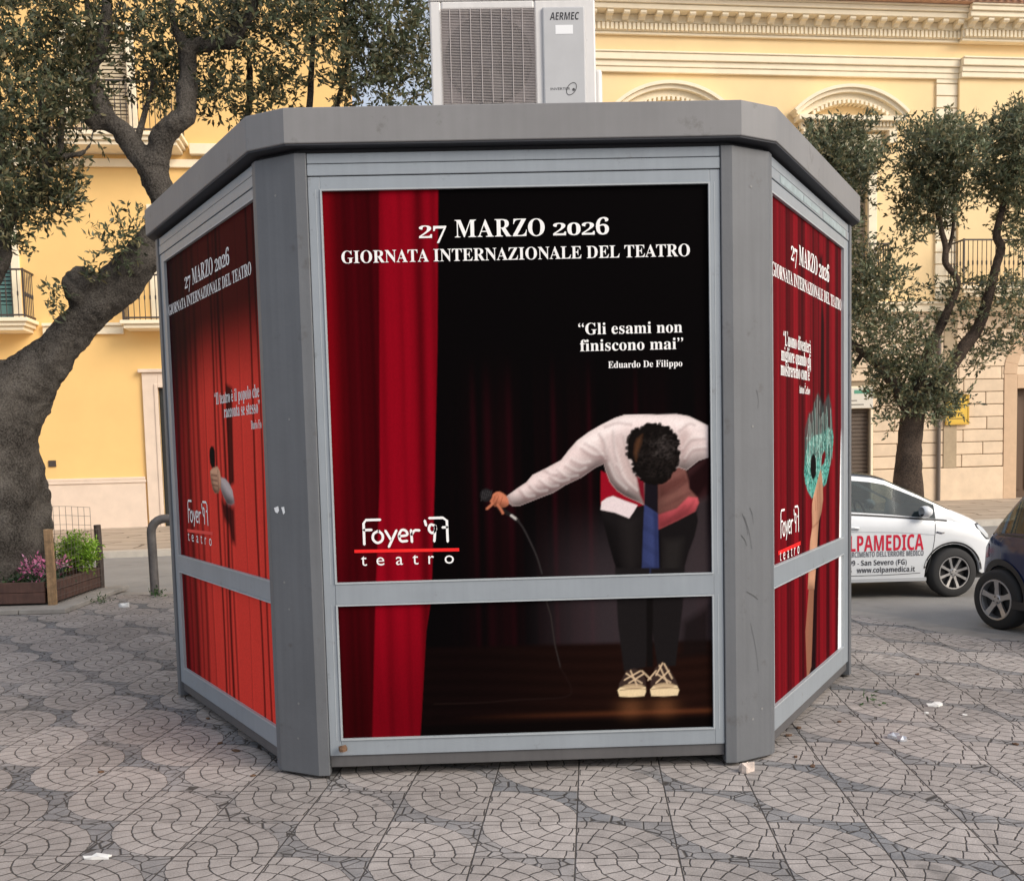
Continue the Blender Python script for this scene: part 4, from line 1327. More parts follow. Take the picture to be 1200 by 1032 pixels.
for ri, (za, zb_) in enumerate(rows):
    ss = segs if za < 3.3 else [(X0, X1)]
    for (a, b) in ss:
        x = a
        first = True
        while x < b - .05:
            wdt = (1.35 if not (first and ri % 2) else .72) + rs.uniform(-.08, .08)
            e = min(b, x + wdt)
            if b - e < .35: e = b
            mb.box(x + .008, e - .008, -.032, .0118, za, zb_)
            x = e
            first = False
mb.build('coursed_stone', M['rust'], rh, bevel=.02)
mb = MB()
mb.box(X0, X1, -.12, -.003, 5.36, 5.56); mb.box(X0, X1, -.17, -.003, 5.563, 5.64)
mb.build('string_course', M['stone'], rh, bevel=.015)
# entablature
for (a, b, o) in ((X0, XS, 0), (XS + .002, X1, .16)):
    mb = MB()
    mb.box(a, b, -.10 - o, -.002, 11.66, 11.80); mb.box(a, b, -.13 - o, -.002, 11.803, 11.95); mb.box(a, b, -.19 - o, -.002, 11.953, 12.13)
    mb.box(a, b, -.22 - o, -.002, 12.133, 12.18)
    mb.box(a, b, -.10 - o, -.002, 12.62, 12.69)
    mb.box(a, b, -.13 - o, -.002, 12.695, 12.90)
    mb.box(a, b, -.17 - o, -.002, 12.904, 13.10)
    mb.box(a, b, -.52 - o, -.002, 13.104, 13.24); mb.box(a, b, -.58 - o, -.002, 13.243, 13.36); mb.box(a, b, -.62 - o, -.002, 13.363, 13.42)
    mb.build('entablature', M['stone'], rh, bevel=.015)
for (a, b, o) in ((X0, XS, 0), (XS + .002, X1, .16)):
    mb = MB()
    k = 0
    x = a + .06
    while x < b - .05:
        mb.box(x, x + .072, -.19 - o, -.1305 - o, 12.715, 12.885)
        x += .118
    mb.build('dentil_course', M['stone'], rh)
for (a, b, o) in ((X0, XS, 0), (XS + .002, X1, .16)):
    mb = MB()
    mb.box(a, b, -.1745 - o, -.15 - o, 12.935, 13.10)
    x = a + .10
    while x < b - .2:
        mb.prism([(-.165 - o, 12.93), (-.24 - o, 12.93), (-.32 - o, 12.99), (-.44 - o, 13.0), (-.48 - o, 13.04), (-.48 - o, 13.1035), (-.165 - o, 13.1035)], x, x + .17, lambda u, v, w: (w, u, v))
        x += .44
    mb.build('bracket_course', M['stone'], rh, bevel=.01)
mb = MB()
mb.box(X0, X1, -.80, 1.5, 13.424, 13.50)
x = X0
while x < X1:
    mb.tube([(x, -.88, 13.52, .075), (x, 1.5, 13.95, .075)], 8)
    x += .2
mb.build('roof', M['tile'], rh)
# quoins at the step and the projecting bay
mb = MB()
mb.box(XS, X1, -.16, -.003, 5.65, 11.655)
mb.build('projecting_bay', M['yellow2'], rh)
mb = MB()
z = 5.7
k = 0
while z < 11.6:
    mb.box(XS - .62, XS - .002, -.07, -.003, z, z + .30)
    z += .325
    k += 1
mb.build('quoin', M['stone'], rh, bevel=.012)
# windows with curved pediments
for i, c in enumerate(pcs):
    cx = R_(c)
    o = .16 if cx > XS else 0
    a, b, zl, zh = win[i]
    mb = MB(); frame(mb, a, b, zl, zh, .24, .08 + o)
    mb.box(a - .35, b + .35, -.10 - o, -.003, zh + .245, zh + .55)
    wf = mb.build('window_surround', M['stone'], rh, bevel=.012)
    mb = MB()
    hw, zs, rise = 1.50, 10.43, .62
    mb.box(cx - hw + .12, cx + hw - .12, -.22 - o, -.003, zs - .20, zs - .005)
    mb.box(cx - hw, cx + hw, -.42 - o, -.003, zs, zs + .12)
    rad = (hw * hw + rise * rise) / (2 * rise)
    n = 24
    for (r0, r1, pr) in ((rad - .16, rad, .20), (rad + .004, rad + .10, .34), (rad + .104, rad + .19, .42)):
        th = math.asin(hw / rad)
        for k in range(n):
            t0, t1 = -th + 2 * th * k / n, -th + 2 * th * (k + 1) / n
            pts = [(cx + math.sin(t) * r, zs + .13 + math.cos(t) * r - (rad - rise)) for t, r in ((t0, r0), (t1, r0), (t1, r1), (t0, r1))]
            if min(q[1] for q in pts) < zs + .122: 
                pts = [(q[0], max(q[1], zs + .1225)) for q in pts]
            mb.prism(pts, -pr - o, -.003, lambda u, v, w: (u, w, v))
    m_ = 20
    for k in range(m_):
        t = -th * .86 + 2 * th * .86 * (k + .5) / m_
        r = rad - .22
        X_, Z_ = cx + math.sin(t) * r, zs + .13 + math.cos(t) * r - (rad - rise)
        if Z_ > zs + .2:
            mb.box(X_ - .035, X_ + .035, -.30 - o, -.003, Z_ - .055, Z_ + .045)
    m_ = 26
    for k in range(m_):
        X_ = cx - hw + .2 + (2 * hw - .4) * (k + .5) / m_
        mb.box(X_ - .03, X_ + .03, -.30 - o, -.2205 - o, zs - .12, zs - .01)
    for s_ in (-1, 1):
        mb.box(cx + s_ * (hw - .28) - .11, cx + s_ * (hw - .28) + .11, -.28 - o, -.003, zs - .55, zs - .205)
    mb.build('pediment', M['stone'], wf)
    mb = MB(); mb.box(a, b, .20, .24, zl, zh)
    g_ = mb.build('window', M['glass_dark'], rh)
    mb = MB()
    for s_ in (0, 1):
        p_ = a + s_ * (b - a) / 2
        for k in range(30):
            z = zl + .05 + k * (zh - zl - .1) / 30
            mb.box(p_ + .05, p_ + (b - a) / 2 - .05, .14, .18, z, z + .08)
        mb.box(p_, p_ + .05, .13, .185, zl, zh); mb.box(p_ + (b - a) / 2 - .05, p_ + (b - a) / 2, .13, .185, zl, zh)
    mb.build('shutter', mat('window_shutter', (.34, .27, .19), .7), g_)
balcony(rh, R_(22.7), R_(29.6), 5.95, 1.0, 1.22)
balcony(rh, R_(18.9), R_(20.8), 5.95, .8, 1.15)
# ground floor openings
mb = MB(); frame(mb, R_(19.0), R_(20.55), .05, 2.72, .07, .06); mb.box(R_(18.75), R_(20.62), -.07, .01, 2.80, 3.34)
sf = mb.build('shop_surround', M['stone'], rh, bevel=.01)
mb = MB()
for k in range(24):
    mb.box(R_(19.0), R_(20.55), .12, .20, .06 + k * .111, .06 + k * .111 + .10)
mb.build('roller_shutter', M['shutter'], rh, bevel=.012)
mb = MB()
ca, cb = R_(24.95), R_(27.9)
frame(mb, ca, cb, .05, 3.2, .40, .05)
cxp, rp_ = (ca + cb) / 2, (cb - ca) / 2
for k in range(16):
    t0, t1 = math.pi * k / 16, math.pi * (k + 1) / 16
    pts = [(cxp + math.cos(t) * r, 3.61 + math.sin(t) * r * .9) for t, r in ((t0, rp_ + .02), (t1, rp_ + .02), (t1, rp_ + .42), (t0, rp_ + .42))]
    mb.prism(pts, -.055, -.034, lambda u, v, w: (u, w, v))
mb.build('portal_surround', mat('warm_portal_stone', (.62, .44, .29), .8, var=.06), rh, bevel=.01)
mb = MB(); mb.box(ca, cb, .30, .36, .05, 3.2)
for k in range(8):
    mb.box(ca + .1 + k * (cb - ca) / 8, ca + .02 + (k + .8) * (cb - ca) / 8, .26, .2995, .3, 3.0)
mb.build('portal_door', mat('brown_wood_door', (.10, .055, .03), .5), rh, bevel=.01)
for (a, b, c, d) in gh[2:]:
    mb = MB(); mb.box(a, b, .30, .36, c, d); mb.build('side_door', M['shutter'], rh)
mb = MB(); mb.tube([(R_(22.55), -.10, .0, .055), (R_(22.55), -.10, 5.3, .055)], 10)
mb.build('drainpipe', mat('grey_pipe', (.15, .125, .105), .6), rh, smooth=True)
mb = MB(); mb.box(R_(22.72), R_(23.12), -.055, -.0325, 1.0, 5.3)
mb.build('pilaster_strip', mat('weathered_stone', (.42, .33, .22), .9, var=.1), rh, bevel=.01)

# signs on the palazzo
sx0, sz0 = (22.8075, 2.2083)
sx1, sz1 = (23.3915, 3.0601)
ys = empty('yellow_sign', hs((sx0 + sx1) / 2, .11, sz0), 'yellow framed sign on the stone wall, partly behind the leaves of the street tree', 'sign', rz=A6)
w_ = (sx1 - sx0) / 2 + .06; h_ = sz1 - sz0
mb = MB(); mb.box(-w_, w_, 0, .03, 0, h_); mb.build('sign_board', mat('yellow_sign_board', (.72, .47, .05), .5, var=.05), ys, bevel=.006)
mb = MB()
for (a, b, c, d) in ((-w_, w_, 0, .05), (-w_, w_, h_ - .05, h_), (-w_, -w_ + .04, .0501, h_ - .0501), (w_ - .04, w_, .0501, h_ - .0501)):
    mb.box(a, b, -.012, -.0005, c, d)
mb.build('sign_frame', mat('ochre_frame', (.60, .36, .04), .5), ys)
mb = MB()
for k in range(4):
    mb.box(-w_ + .12, w_ - .12 - .08 * (k % 2), -.004, -.0005, .16 + k * .16, .185 + k * .16)
mb.build('sign_lines', mat('sign_print', (.20, .13, .03), .6), ys)
sx0, sz0 = (19.4387, 2.7303)
sx1, sz1 = (20.6024, 3.2876)
ws = empty('shop_sign', hs((sx0 + sx1) / 2, .10, sz0), 'white shop sign with a green strip above the brown roller shutter', 'sign', rz=A6)
w_ = (sx1 - sx0) / 2; h_ = sz1 - sz0
mb = MB(); mb.box(-w_, w_, 0, .025, 0, h_); mb.build('sign_board', mat('white_sign_board', (.66, .63, .56), .5), ws, bevel=.005)
mb = MB(); mb.box(.02, w_ - .08, -.004, -.0005, h_ * .72, h_ * .90); mb.box(-w_ + .1, -.1, -.004, -.0005, h_ * .72, h_ * .90)
mb.build('green_strip', mat('green_print', (.08, .30, .20), .5), ws)
mb = MB(); mb.box(-.5, .1, -.004, -.0005, h_ * .36, h_ * .40); mb.box(-.4, .3, -.004, -.0005, h_ * .16, h_ * .20)
mb.build('sign_lines', M['iron'], ws)

# ---------------------------------------------------------------- trees
def bark_mat(name, c1, c2, sc=26, bump=.7):
    m = bpy.data.materials.new(name); m.use_nodes = True
    nt = m.node_tree; b = nt.nodes['Principled BSDF']; N, L = nt.nodes.new, nt.links.new
    tc = N('ShaderNodeTexCoord')
    n1 = N('ShaderNodeTexNoise'); n1.inputs['Scale'].default_value = sc; n1.inputs['Detail'].default_value = 8; n1.inputs['Roughness'].default_value = .75
    L(tc.outputs['Object'], n1.inputs['Vector'])
    n2 = N('ShaderNodeTexNoise'); n2.inputs['Scale'].default_value = 2.2; n2.inputs['Detail'].default_value = 4
    L(tc.outputs['Object'], n2.inputs['Vector'])
    ad = N('ShaderNodeMath'); ad.operation = 'MULTIPLY_ADD'; L(n2.outputs['Fac'], ad.inputs[0]); ad.inputs[1].default_value = .55
    L(n1.outputs['Fac'], ad.inputs[2])
    r = N('ShaderNodeMapRange'); r.inputs[1].default_value, r.inputs[2].default_value = .62, .95; L(ad.outputs[0], r.inputs[0])
    mx = N('ShaderNodeMix'); mx.data_type = 'RGBA'; L(r.outputs[0], mx.inputs[0])
    mx.inputs[6].default_value = (*c1, 1); mx.inputs[7].default_value = (*c2, 1)
    L(mx.outputs[2], b.inputs['Base Color']); b.inputs['Roughness'].default_value = .92; b.inputs['Specular IOR Level'].default_value = .2
    bp = N('ShaderNodeBump'); bp.inputs['Strength'].default_value = bump; bp.inputs['Distance'].default_value = .05
    L(ad.outputs[0], bp.inputs['Height']); L(bp.outputs[0], b.inputs['Normal'])
    return m
def leaf_mat(name, c, var=.5, hue=(.16, .13, .05)):
    m = bpy.data.materials.new(name); m.use_nodes = True
    nt = m.node_tree; b = nt.nodes['Principled BSDF']; N, L = nt.nodes.new, nt.links.new
    g = N('ShaderNodeNewGeometry')
    r = N('ShaderNodeMapRange'); r.inputs[3].default_value, r.inputs[4].default_value = 1 - var, 1 + var
    L(g.outputs['Random Per Island'], r.inputs[0])
    tc = N('ShaderNodeTexCoord'); nz = N('ShaderNodeTexNoise'); nz.inputs['Scale'].default_value = 1.5; nz.inputs['Detail'].default_value = 3   # broad noise gives paler and darker leaf clumps
    L(tc.outputs['Object'], nz.inputs['Vector'])
    rz = N('ShaderNodeMapRange'); rz.inputs[1].default_value, rz.inputs[2].default_value, rz.inputs[3].default_value, rz.inputs[4].default_value = .35, .68, .50, 1.45
    L(nz.outputs['Fac'], rz.inputs[0])
    mm_ = N('ShaderNodeMath'); mm_.operation = 'MULTIPLY'; L(r.outputs[0], mm_.inputs[0]); L(rz.outputs[0], mm_.inputs[1])
    mx = N('ShaderNodeMix'); mx.data_type = 'RGBA'; mx.blend_type = 'MULTIPLY'; mx.inputs[0].default_value = 1
    mx.inputs[6].default_value = (*c, 1); L(mm_.outputs[0], mx.inputs[7])
    w = N('ShaderNodeTexWhiteNoise'); w.noise_dimensions = '1D'; L(g.outputs['Random Per Island'], w.inputs['W'])
    r2 = N('ShaderNodeMapRange'); r2.inputs[1].default_value, r2.inputs[2].default_value = .55, 1; r2.inputs[4].default_value = .9; L(w.outputs['Value'], r2.inputs[0])
    m2 = N('ShaderNodeMix'); m2.data_type = 'RGBA'; L(r2.outputs[0], m2.inputs[0]); L(mx.outputs[2], m2.inputs[6]); m2.inputs[7].default_value = (*hue, 1)
    L(m2.outputs[2], b.inputs['Base Color']); b.inputs['Roughness'].default_value = .45
    tr = N('ShaderNodeBsdfTranslucent'); L(m2.outputs[2], tr.inputs['Color'])
    ms = N('ShaderNodeMixShader'); ms.inputs[0].default_value = .32
    L(b.outputs[0], ms.inputs[1]); L(tr.outputs[0], ms.inputs[2])
    L(ms.outputs[0], nt.nodes['Material Output'].inputs['Surface'])
    return m
M['bark'] = bark_mat('grey_speckled_bark', (.022, .018, .015), (.20, .180, .158), 46, 1.0)
M['bark2'] = bark_mat('brown_grey_bark', (.028, .021, .017), (.13, .095, .072), 30)
M['leaf'] = leaf_mat('oak_leaf', (.092, .112, .062), .7, (.30, .245, .12))
M['leaf2'] = leaf_mat('street_leaf', (.135, .160, .095), .65, (.33, .275, .14))

def leaf_mesh(name, blobs, m, parent, size, seed, origin, per=9):
    """blobs: (x, y, z, rx, ry, rz, sprigs); sprigs of pointed leaves spread through the crown"""
    rng = np.random.default_rng(seed)
    C_, D_ = [], []
    for (x, y, z, rx, ry, rz, n) in blobs:
        n = int(n)
        d = rng.normal(size=(n, 3)); d /= np.linalg.norm(d, axis=1)[:, None]
        r = rng.random(n) ** .42
        lump = 1 + .22 * np.sin(d[:, 0] * 5 + x * 3) * np.sin(d[:, 2] * 6 + z * 5) + .15 * np.sin(d[:, 1] * 9 + y)
        C_.append(np.array([x, y, z]) + d * (r * lump)[:, None] * np.array([rx, ry, rz]))
        t = d * .8 + rng.normal(size=(n, 3)) * .6 + np.array([0, 0, .55])
        D_.append(t / np.linalg.norm(t, axis=1)[:, None])
    C_, D_ = np.concatenate(C_), np.concatenate(D_)
    n = len(C_)
    C_ = np.repeat(C_, per, 0); T = np.repeat(D_, per, 0)
    k = np.tile(np.arange(per), n) / per
    base = C_ + T * (k * size * 2.6)[:, None]
    d = T * .7 + rng.normal(size=T.shape) * .62
    d /= np.linalg.norm(d, axis=1)[:, None]
    s = np.cross(d, rng.normal(size=T.shape)); s /= np.linalg.norm(s, axis=1)[:, None] + 1e-9
    nn = np.cross(d, s)
    ln = size * (.65 + .7 * rng.random(len(d)))
    w = ln * .19
    p0 = base; p3 = base + d * ln[:, None]
    mid = base + d * (ln * .45)[:, None] - nn * (ln * .06)[:, None]
    p1 = mid + s * w[:, None]; p2 = mid - s * w[:, None]
    V = np.stack([p0, p1, p3, p2], 1).reshape(-1, 3) - np.array(origin)
    nq = len(base)
    me = bpy.data.meshes.new(name)
    me.vertices.add(len(V)); me.vertices.foreach_set('co', V.astype(np.float32).ravel())
    me.loops.add(nq * 4); me.loops.foreach_set('vertex_index', np.arange(nq * 4, dtype=np.int32))
    me.polygons.add(nq); me.polygons.foreach_set('loop_start', np.arange(0, nq * 4, 4, dtype=np.int32))
    me.update(); me.materials.append(m)
    return link(name, me, parent)

def limb(mb, pts, Y0, sub=5, n=12, noise=.05, seed=0, org=(0, 0, 0)):
    """pts: ((x, z), y, r)"""
    q = smooth_path([(p[0][0] - org[0], p[1] - org[1], p[0][1] - org[2], p[2]) for p in pts], sub)
    mb.tube([tuple(a) for a in q], n, noise=noise, seed=seed)

# ---- the big leaning tree in the planter
TO = (-6.75, 8.1, 0.0)
bt = empty('leaning_tree', TO, 'big old leaning evergreen with thick grey trunk, growing in the flower planter', 'tree')
mb = MB()
thick, thin = mb, MB()
trunk = [((-7.0408, -0.3465), 8.1, 1.10), ((-6.9631, 0.1618), 8.1, .98), ((-6.8601, 0.7227), 8.1, .90), ((-6.8017, 1.2814), 8.1, .82), ((-6.7657, 1.8372), 8.1, .72), ((-6.7299, 2.3894), 8.1, .66), ((-6.7487, 2.7748), 8.1, .58), ((-6.8181, 3.0504), 8.1, .45)]
limb(mb, trunk, 8.1, n=26, noise=.035, seed=2, org=TO)
main = [((-6.7801, 1.6153), 8.1, .70), ((-6.6091, 2.2208), 8.1, .60), ((-6.3423, 2.6224), 8.1, .49), ((-5.9712, 2.9542), 8.1, .34), ((-5.6338, 3.2859), 8.05, .26), ((-5.2853, 3.6381), 8.0, .24), ((-5.0649, 3.8618), 8.0, .26), ((-4.8371, 4.0306), 8.0, .255), ((-4.4924, 4.3484), 7.9, .235), ((-4.213, 4.6881), 7.9, .22), ((-4.1128, 4.9443), 7.9, .18), ((-4.1878, 5.1818), 7.9, .17), ((-4.2876, 5.3548), 7.9, .17), ((-4.3352, 5.4839), 7.9, .19)]
limb(mb, main, 8.1, n=20, noise=.05, seed=5, org=TO)
limb(mb, [((-5.2614, 3.866), 7.9, .20), ((-5.3496, 4.0415), 7.85, .17), ((-5.4451, 4.0868), 7.85, .10)], 8, n=12, noise=.1, seed=6, org=TO)
limb(mb, [((-5.1013, 3.9928), 7.8, .16), ((-5.2248, 4.1255), 7.75, .13), ((-5.3325, 4.1494), 7.75, .08)], 8, n=12, noise=.1, seed=16, org=TO)
limb(mb, [((-4.3152, 5.4515), 7.9, .17), ((-4.4876, 5.6785), 7.9, .145), ((-4.6481, 5.9151), 7.9, .13), ((-4.8217, 6.0983), 7.9, .13), ((-4.8776, 6.2579), 7.9, .11), ((-4.9651, 6.4282), 7.9, .10), ((-5.084, 6.6091), 7.9, .11), ((-4.9713, 6.7019), 7.9, .08), ((-4.85, 6.9517), 7.9, .075), ((-4.7722, 7.3893), 7.9, .07), ((-4.7698, 8.0123), 7.9, .05)], 8, seed=7, org=TO)
limb(mb, [((-4.7911, 6.066), 7.9, .12), ((-4.9456, 6.0052), 7.85, .10), ((-5.051, 6.0494), 7.8, .06)], 8, seed=17, noise=.1, org=TO)
limb(thin, [((-4.9756, 6.8174), 7.9, .05), ((-4.9901, 7.1318), 7.9, .04), ((-5.0112, 7.7049), 7.9, .03)], 8, seed=8, org=TO)
limb(mb, [((-4.2718, 5.4507), 7.9, .15), ((-4.1574, 5.7789), 7.85, .14), ((-3.9745, 5.967), 7.8, .13), ((-3.8286, 6.0705), 7.8, .13), ((-3.7945, 6.3241), 7.8, .115), ((-3.76, 6.5874), 7.8, .115), ((-3.7697, 6.8296), 7.8, .12), ((-3.6466, 6.9222), 7.8, .09), ((-3.3884, 6.9077), 7.75, .08), ((-3.1492, 6.9459), 7.7, .08), ((-2.9681, 7.132), 7.6, .065), ((-2.781, 7.4641), 7.5, .05), ((-2.6984, 7.8798), 7.5, .04)], 8, seed=9, org=TO)
limb(thin, [((-3.761, 6.7875), 7.8, .08), ((-3.8174, 6.9564), 7.8, .08), ((-3.9145, 7.1675), 7.8, .04), ((-3.9366, 7.5854), 7.8, .03)], 8, seed=10, org=TO)
limb(thin, [((-3.1501, 6.9249), 7.7, .06), ((-3.1457, 7.2604), 7.75, .05), ((-3.0743, 7.8851), 7.75, .04)], 8, seed=12, org=TO)
limb(mb, [((-3.8687, 5.4753), 8.7, .08), ((-3.7435, 5.8141), 8.7, .08), ((-3.5423, 5.9381), 8.7, .07), ((-3.3417, 6.0515), 8.6, .065), ((-3.2079, 6.3671), 8.6, .055), ((-3.1455, 6.7881), 8.5, .05), ((-3.1468, 6.9984), 8.4, .05)], 8, seed=13, org=TO)
limb(thin, [((-4.5178, 5.7216), 7.95, .05), ((-4.4237, 6.0702), 8.0, .04), ((-4.2953, 6.4592), 8.0, .025), ((-4.237, 6.753), 8.0, .02)], 8, n=8, seed=14, org=TO)
limb(thin, [((-2.5296, 5.9842), 8.4, .05), ((-2.3869, 6.2791), 8.4, .045), ((-2.3363, 6.7225), 8.4, .04), ((-2.2718, 7.2472), 8.3, .03), ((-2.2682, 7.8738), 8.3, .03)], 8, n=8, seed=15, org=TO)
limb(thin, [((-2.1704, 5.9779), 8.4, .045), ((-2.0491, 6.2946), 8.4, .04), ((-1.9274, 6.6314), 8.4, .03), ((-1.7783, 7.1348), 8.3, .025)], 8, n=8, seed=18, org=TO)
limb(thin, [((-2.7639, 7.3593), 7.5, .05), ((-2.3865, 7.615), 7.6, .05), ((-1.6584, 7.4476), 7.8, .04), ((-1.218, 7.0209), 8.0, .02)], 8, n=8, seed=19, org=TO)
limb(mb, [((-6.8103, 2.5015), 8.1, .42), ((-7.0142, 3.0549), 8.0, .30), ((-6.7753, 3.7033), 7.9, .22), ((-6.4448, 4.1079), 7.8, .19), ((-6.2793, 4.3204), 7.8, .17), ((-6.2178, 4.6098), 7.8, .14), ((-6.0483, 4.8962), 7.8, .11), ((-5.7746, 5.1264), 7.8, .10), ((-5.6055, 5.4221), 7.8, .095), ((-5.5295, 5.6123), 7.8, .09), ((-5.3359, 5.5981), 7.8, .045), ((-5.1397, 5.6265), 7.8, .035), ((-5.0138, 5.7518), 7.8, .03), ((-4.9935, 5.9212), 7.8, .02)], 8, seed=20, org=TO)
limb(thin, [((-5.5789, 5.5068), 7.8, .06), ((-5.6031, 5.826), 7.8, .045), ((-5.5994, 6.2491), 7.8, .035), ((-5.5253, 6.7738), 7.8, .03)], 8, n=8, seed=21, org=TO)
limb(thin, [((-5.4, 5.6099), 7.8, .04), ((-5.3538, 6.0335), 7.8, .03), ((-5.2863, 6.4546), 7.8, .02)], 8, n=8, seed=22, org=TO)
limb(mb, [((-6.2563, 4.3415), 7.8, .10), ((-6.4386, 4.8825), 7.7, .08), ((-6.0963, 5.5163), 7.7, .06), ((-6.0865, 6.3627), 7.7, .04)], 8, n=8, seed=23, org=TO)
tr_ = mb.build('trunk', M['bark'], bt, smooth=180)
def knit(o, voxel, lump, seed):
    """fuses the limbs into one skin, eases the joints and raises burls"""
    m = o.modifiers.new('remesh', 'REMESH'); m.mode = 'VOXEL'; m.voxel_size = voxel; m.use_smooth_shade = True
    m = o.modifiers.new('ease', 'SMOOTH'); m.factor = .5; m.iterations = 6
    t = bpy.data.textures.new('burls', 'CLOUDS'); t.noise_scale = .30; t.noise_depth = 2
    m = o.modifiers.new('burls', 'DISPLACE'); m.texture = t; m.strength = lump; m.mid_level = .5; m.texture_coords = 'LOCAL'
    t = bpy.data.textures.new('ridges', 'CLOUDS'); t.noise_scale = .07; t.noise_depth = 2
    m = o.modifiers.new('ridges', 'DISPLACE'); m.texture = t; m.strength = lump * .35; m.mid_level = .5; m.texture_coords = 'LOCAL'
knit(tr_, .032, .10, 1)
thin.build('branches', M['bark'], bt, smooth=80)
def blob8(px, pz, rx, rz, n, Y):
    return px, pz, rx, rz, n, Y
BL = []
for (c, rx, rz, n, Y, ry) in [
    ((-5.7344, 7.1823), .95, .75, 430, 7.8, 1.0), ((-5.6831, 6.3108), .80, .72, 400, 7.8, .9), ((-5.9936, 5.5403), .72, .62, 300, 7.6, .7), ((-5.176, 6.3538), .30, .50, 90, 7.8, .4),
    ((-5.6351, 5.0121), .40, .26, 105, 7.7, .35), ((-6.0722, 4.7902), .40, .36, 110, 7.6, .4), ((-5.0856, 7.1929), .42, .42, 120, 7.8, .6), ((-5.5498, 5.376), .35, .30, 70, 7.8, .4),
    ((-4.4326, 7.0604), .42, .5, 105, 8.2, .6), ((-4.4312, 6.496), .22, .28, 22, 8.3, .3), ((-3.905, 7.1035), .5, .4, 140, 8.0, .7), ((-4.1115, 6.5628), .34, .30, 75, 8.2, .35), 
    ((-3.3451, 7.1461), .45, .36, 130, 7.8, .7), ((-3.4106, 6.4276), .32, .32, 85, 8.2, .5), ((-2.7466, 7.0858), .5, .5, 170, 7.8, .7), ((-2.8074, 6.4177), .32, .26, 60, 8.2, .4),
    ((-2.1374, 7.2509), .55, .50, 200, 7.9, .8), ((-2.5571, 6.5685), .22, .24, 24, 8.1, .3), ((-1.4193, 7.1991), .6, .55, 250, 8.0, .8), ((-1.6512, 6.6572), .40, .40, 130, 8.1, .6), ((-1.1229, 6.5453), .34, .40, 110, 8.1, .5), ((-0.8916, 7.109), .3, .4, 90, 8.2, .5), ((-1.9505, 6.6103), .22, .3, 30, 8.1, .3),
    ((-5.3669, 8.0892), 1.4, .7, 250, 7.6, 1.2), ((-2.8575, 8.1567), 1.8, .7, 300, 7.7, 1.3), ((-1.1822, 7.9314), .7, .5, 90, 8.0, .9),
    ((-4.6793, 4.4468), .26, .24, 34, 7.6, .2), ((-4.5296, 4.6546), .16, .2, 16, 7.6, .15), ((-5.0483, 4.1373), .12, .1, 10, 7.55, .1), ((-5.5619, 3.7451), .07, .08, 5, 7.6, .06), ((-5.4033, 3.901), .10, .14, 9, 7.55, .08), ((-5.8735, 4.5762), .08, .05, 4, 7.6, .05), ((-5.281, 5.0891), .16, .12, 18, 7.7, .12)]:
    BL.append((c[0], Y, c[1], rx, ry, rz, n * 1.05))
leaf_mesh('crown', BL, M['leaf'], bt, .084, 1, TO, per=10)

# ---- the street tree in front of the palazzo
SY = 16.6
SO = ((8.887, -0.0732)[0], SY, .04)
st = empty('street_tree', SO, 'round-clumped evergreen street tree on the far pavement, rising behind the white car', 'tree')
mb = MB()
limb(mb, [((8.8884, -0.3324), SY, .46), ((8.8853, 0.2595), SY, .36), ((8.8814, 0.9959), SY, .30), ((8.9146, 1.7276), SY, .25), ((8.967, 2.2733), SY, .25), ((9.0203, 2.6355), SY, .22)], SY, n=18, noise=.05, seed=31, org=SO)
limb(mb, [((9.0031, 2.4179), SY, .18), ((9.3511, 2.8453), SY, .16), ((9.6256, 3.1287), SY, .15), ((10.026, 3.6975), SY, .14), ((10.3712, 4.1579), SY, .12), ((10.5671, 4.7278), SY, .11), ((10.7248, 5.3677), SY, .09), ((10.8474, 5.828), SY, .09), ((10.752, 6.1494), SY, .08), ((10.9961, 7.0636), SY, .04)], SY, seed=32, org=SO)
limb(mb, [((9.021, 2.5265), SY, .16), ((9.2543, 3.5347), SY, .12), ((9.6703, 4.4247), SY, .09), ((9.9212, 5.0991), SY, .07), ((9.6613, 5.5321), SY, .065), ((9.6584, 5.8875), SY, .06), ((9.489, 6.5634), SY, .05), ((9.4629, 7.6191), SY, .03)], SY, n=10, seed=33, org=SO)
limb(mb, [((8.9106, 2.4565), SY, .16), ((8.4283, 3.1927), SY, .12), ((7.9128, 3.7094), SY, .10), ((7.418, 4.1156), SY, .08), ((7.327, 5.722), SY, .06), ((7.4178, 7.3064), SY, .03)], SY, n=10, seed=34, org=SO)
limb(mb, [((9.6601, 5.6744), SY, .05), ((9.8025, 6.1151), SY, .04), ((9.832, 6.9095), SY, .02)], SY, n=8, seed=35, org=SO)
limb(mb, [((7.9128, 3.7094), SY, .06), ((7.6931, 3.4262), SY, .04), ((7.418, 3.4866), SY, .02)], SY, n=8, seed=36, org=SO)
mb.build('trunk', M['bark2'], st, smooth=80)
BL = []
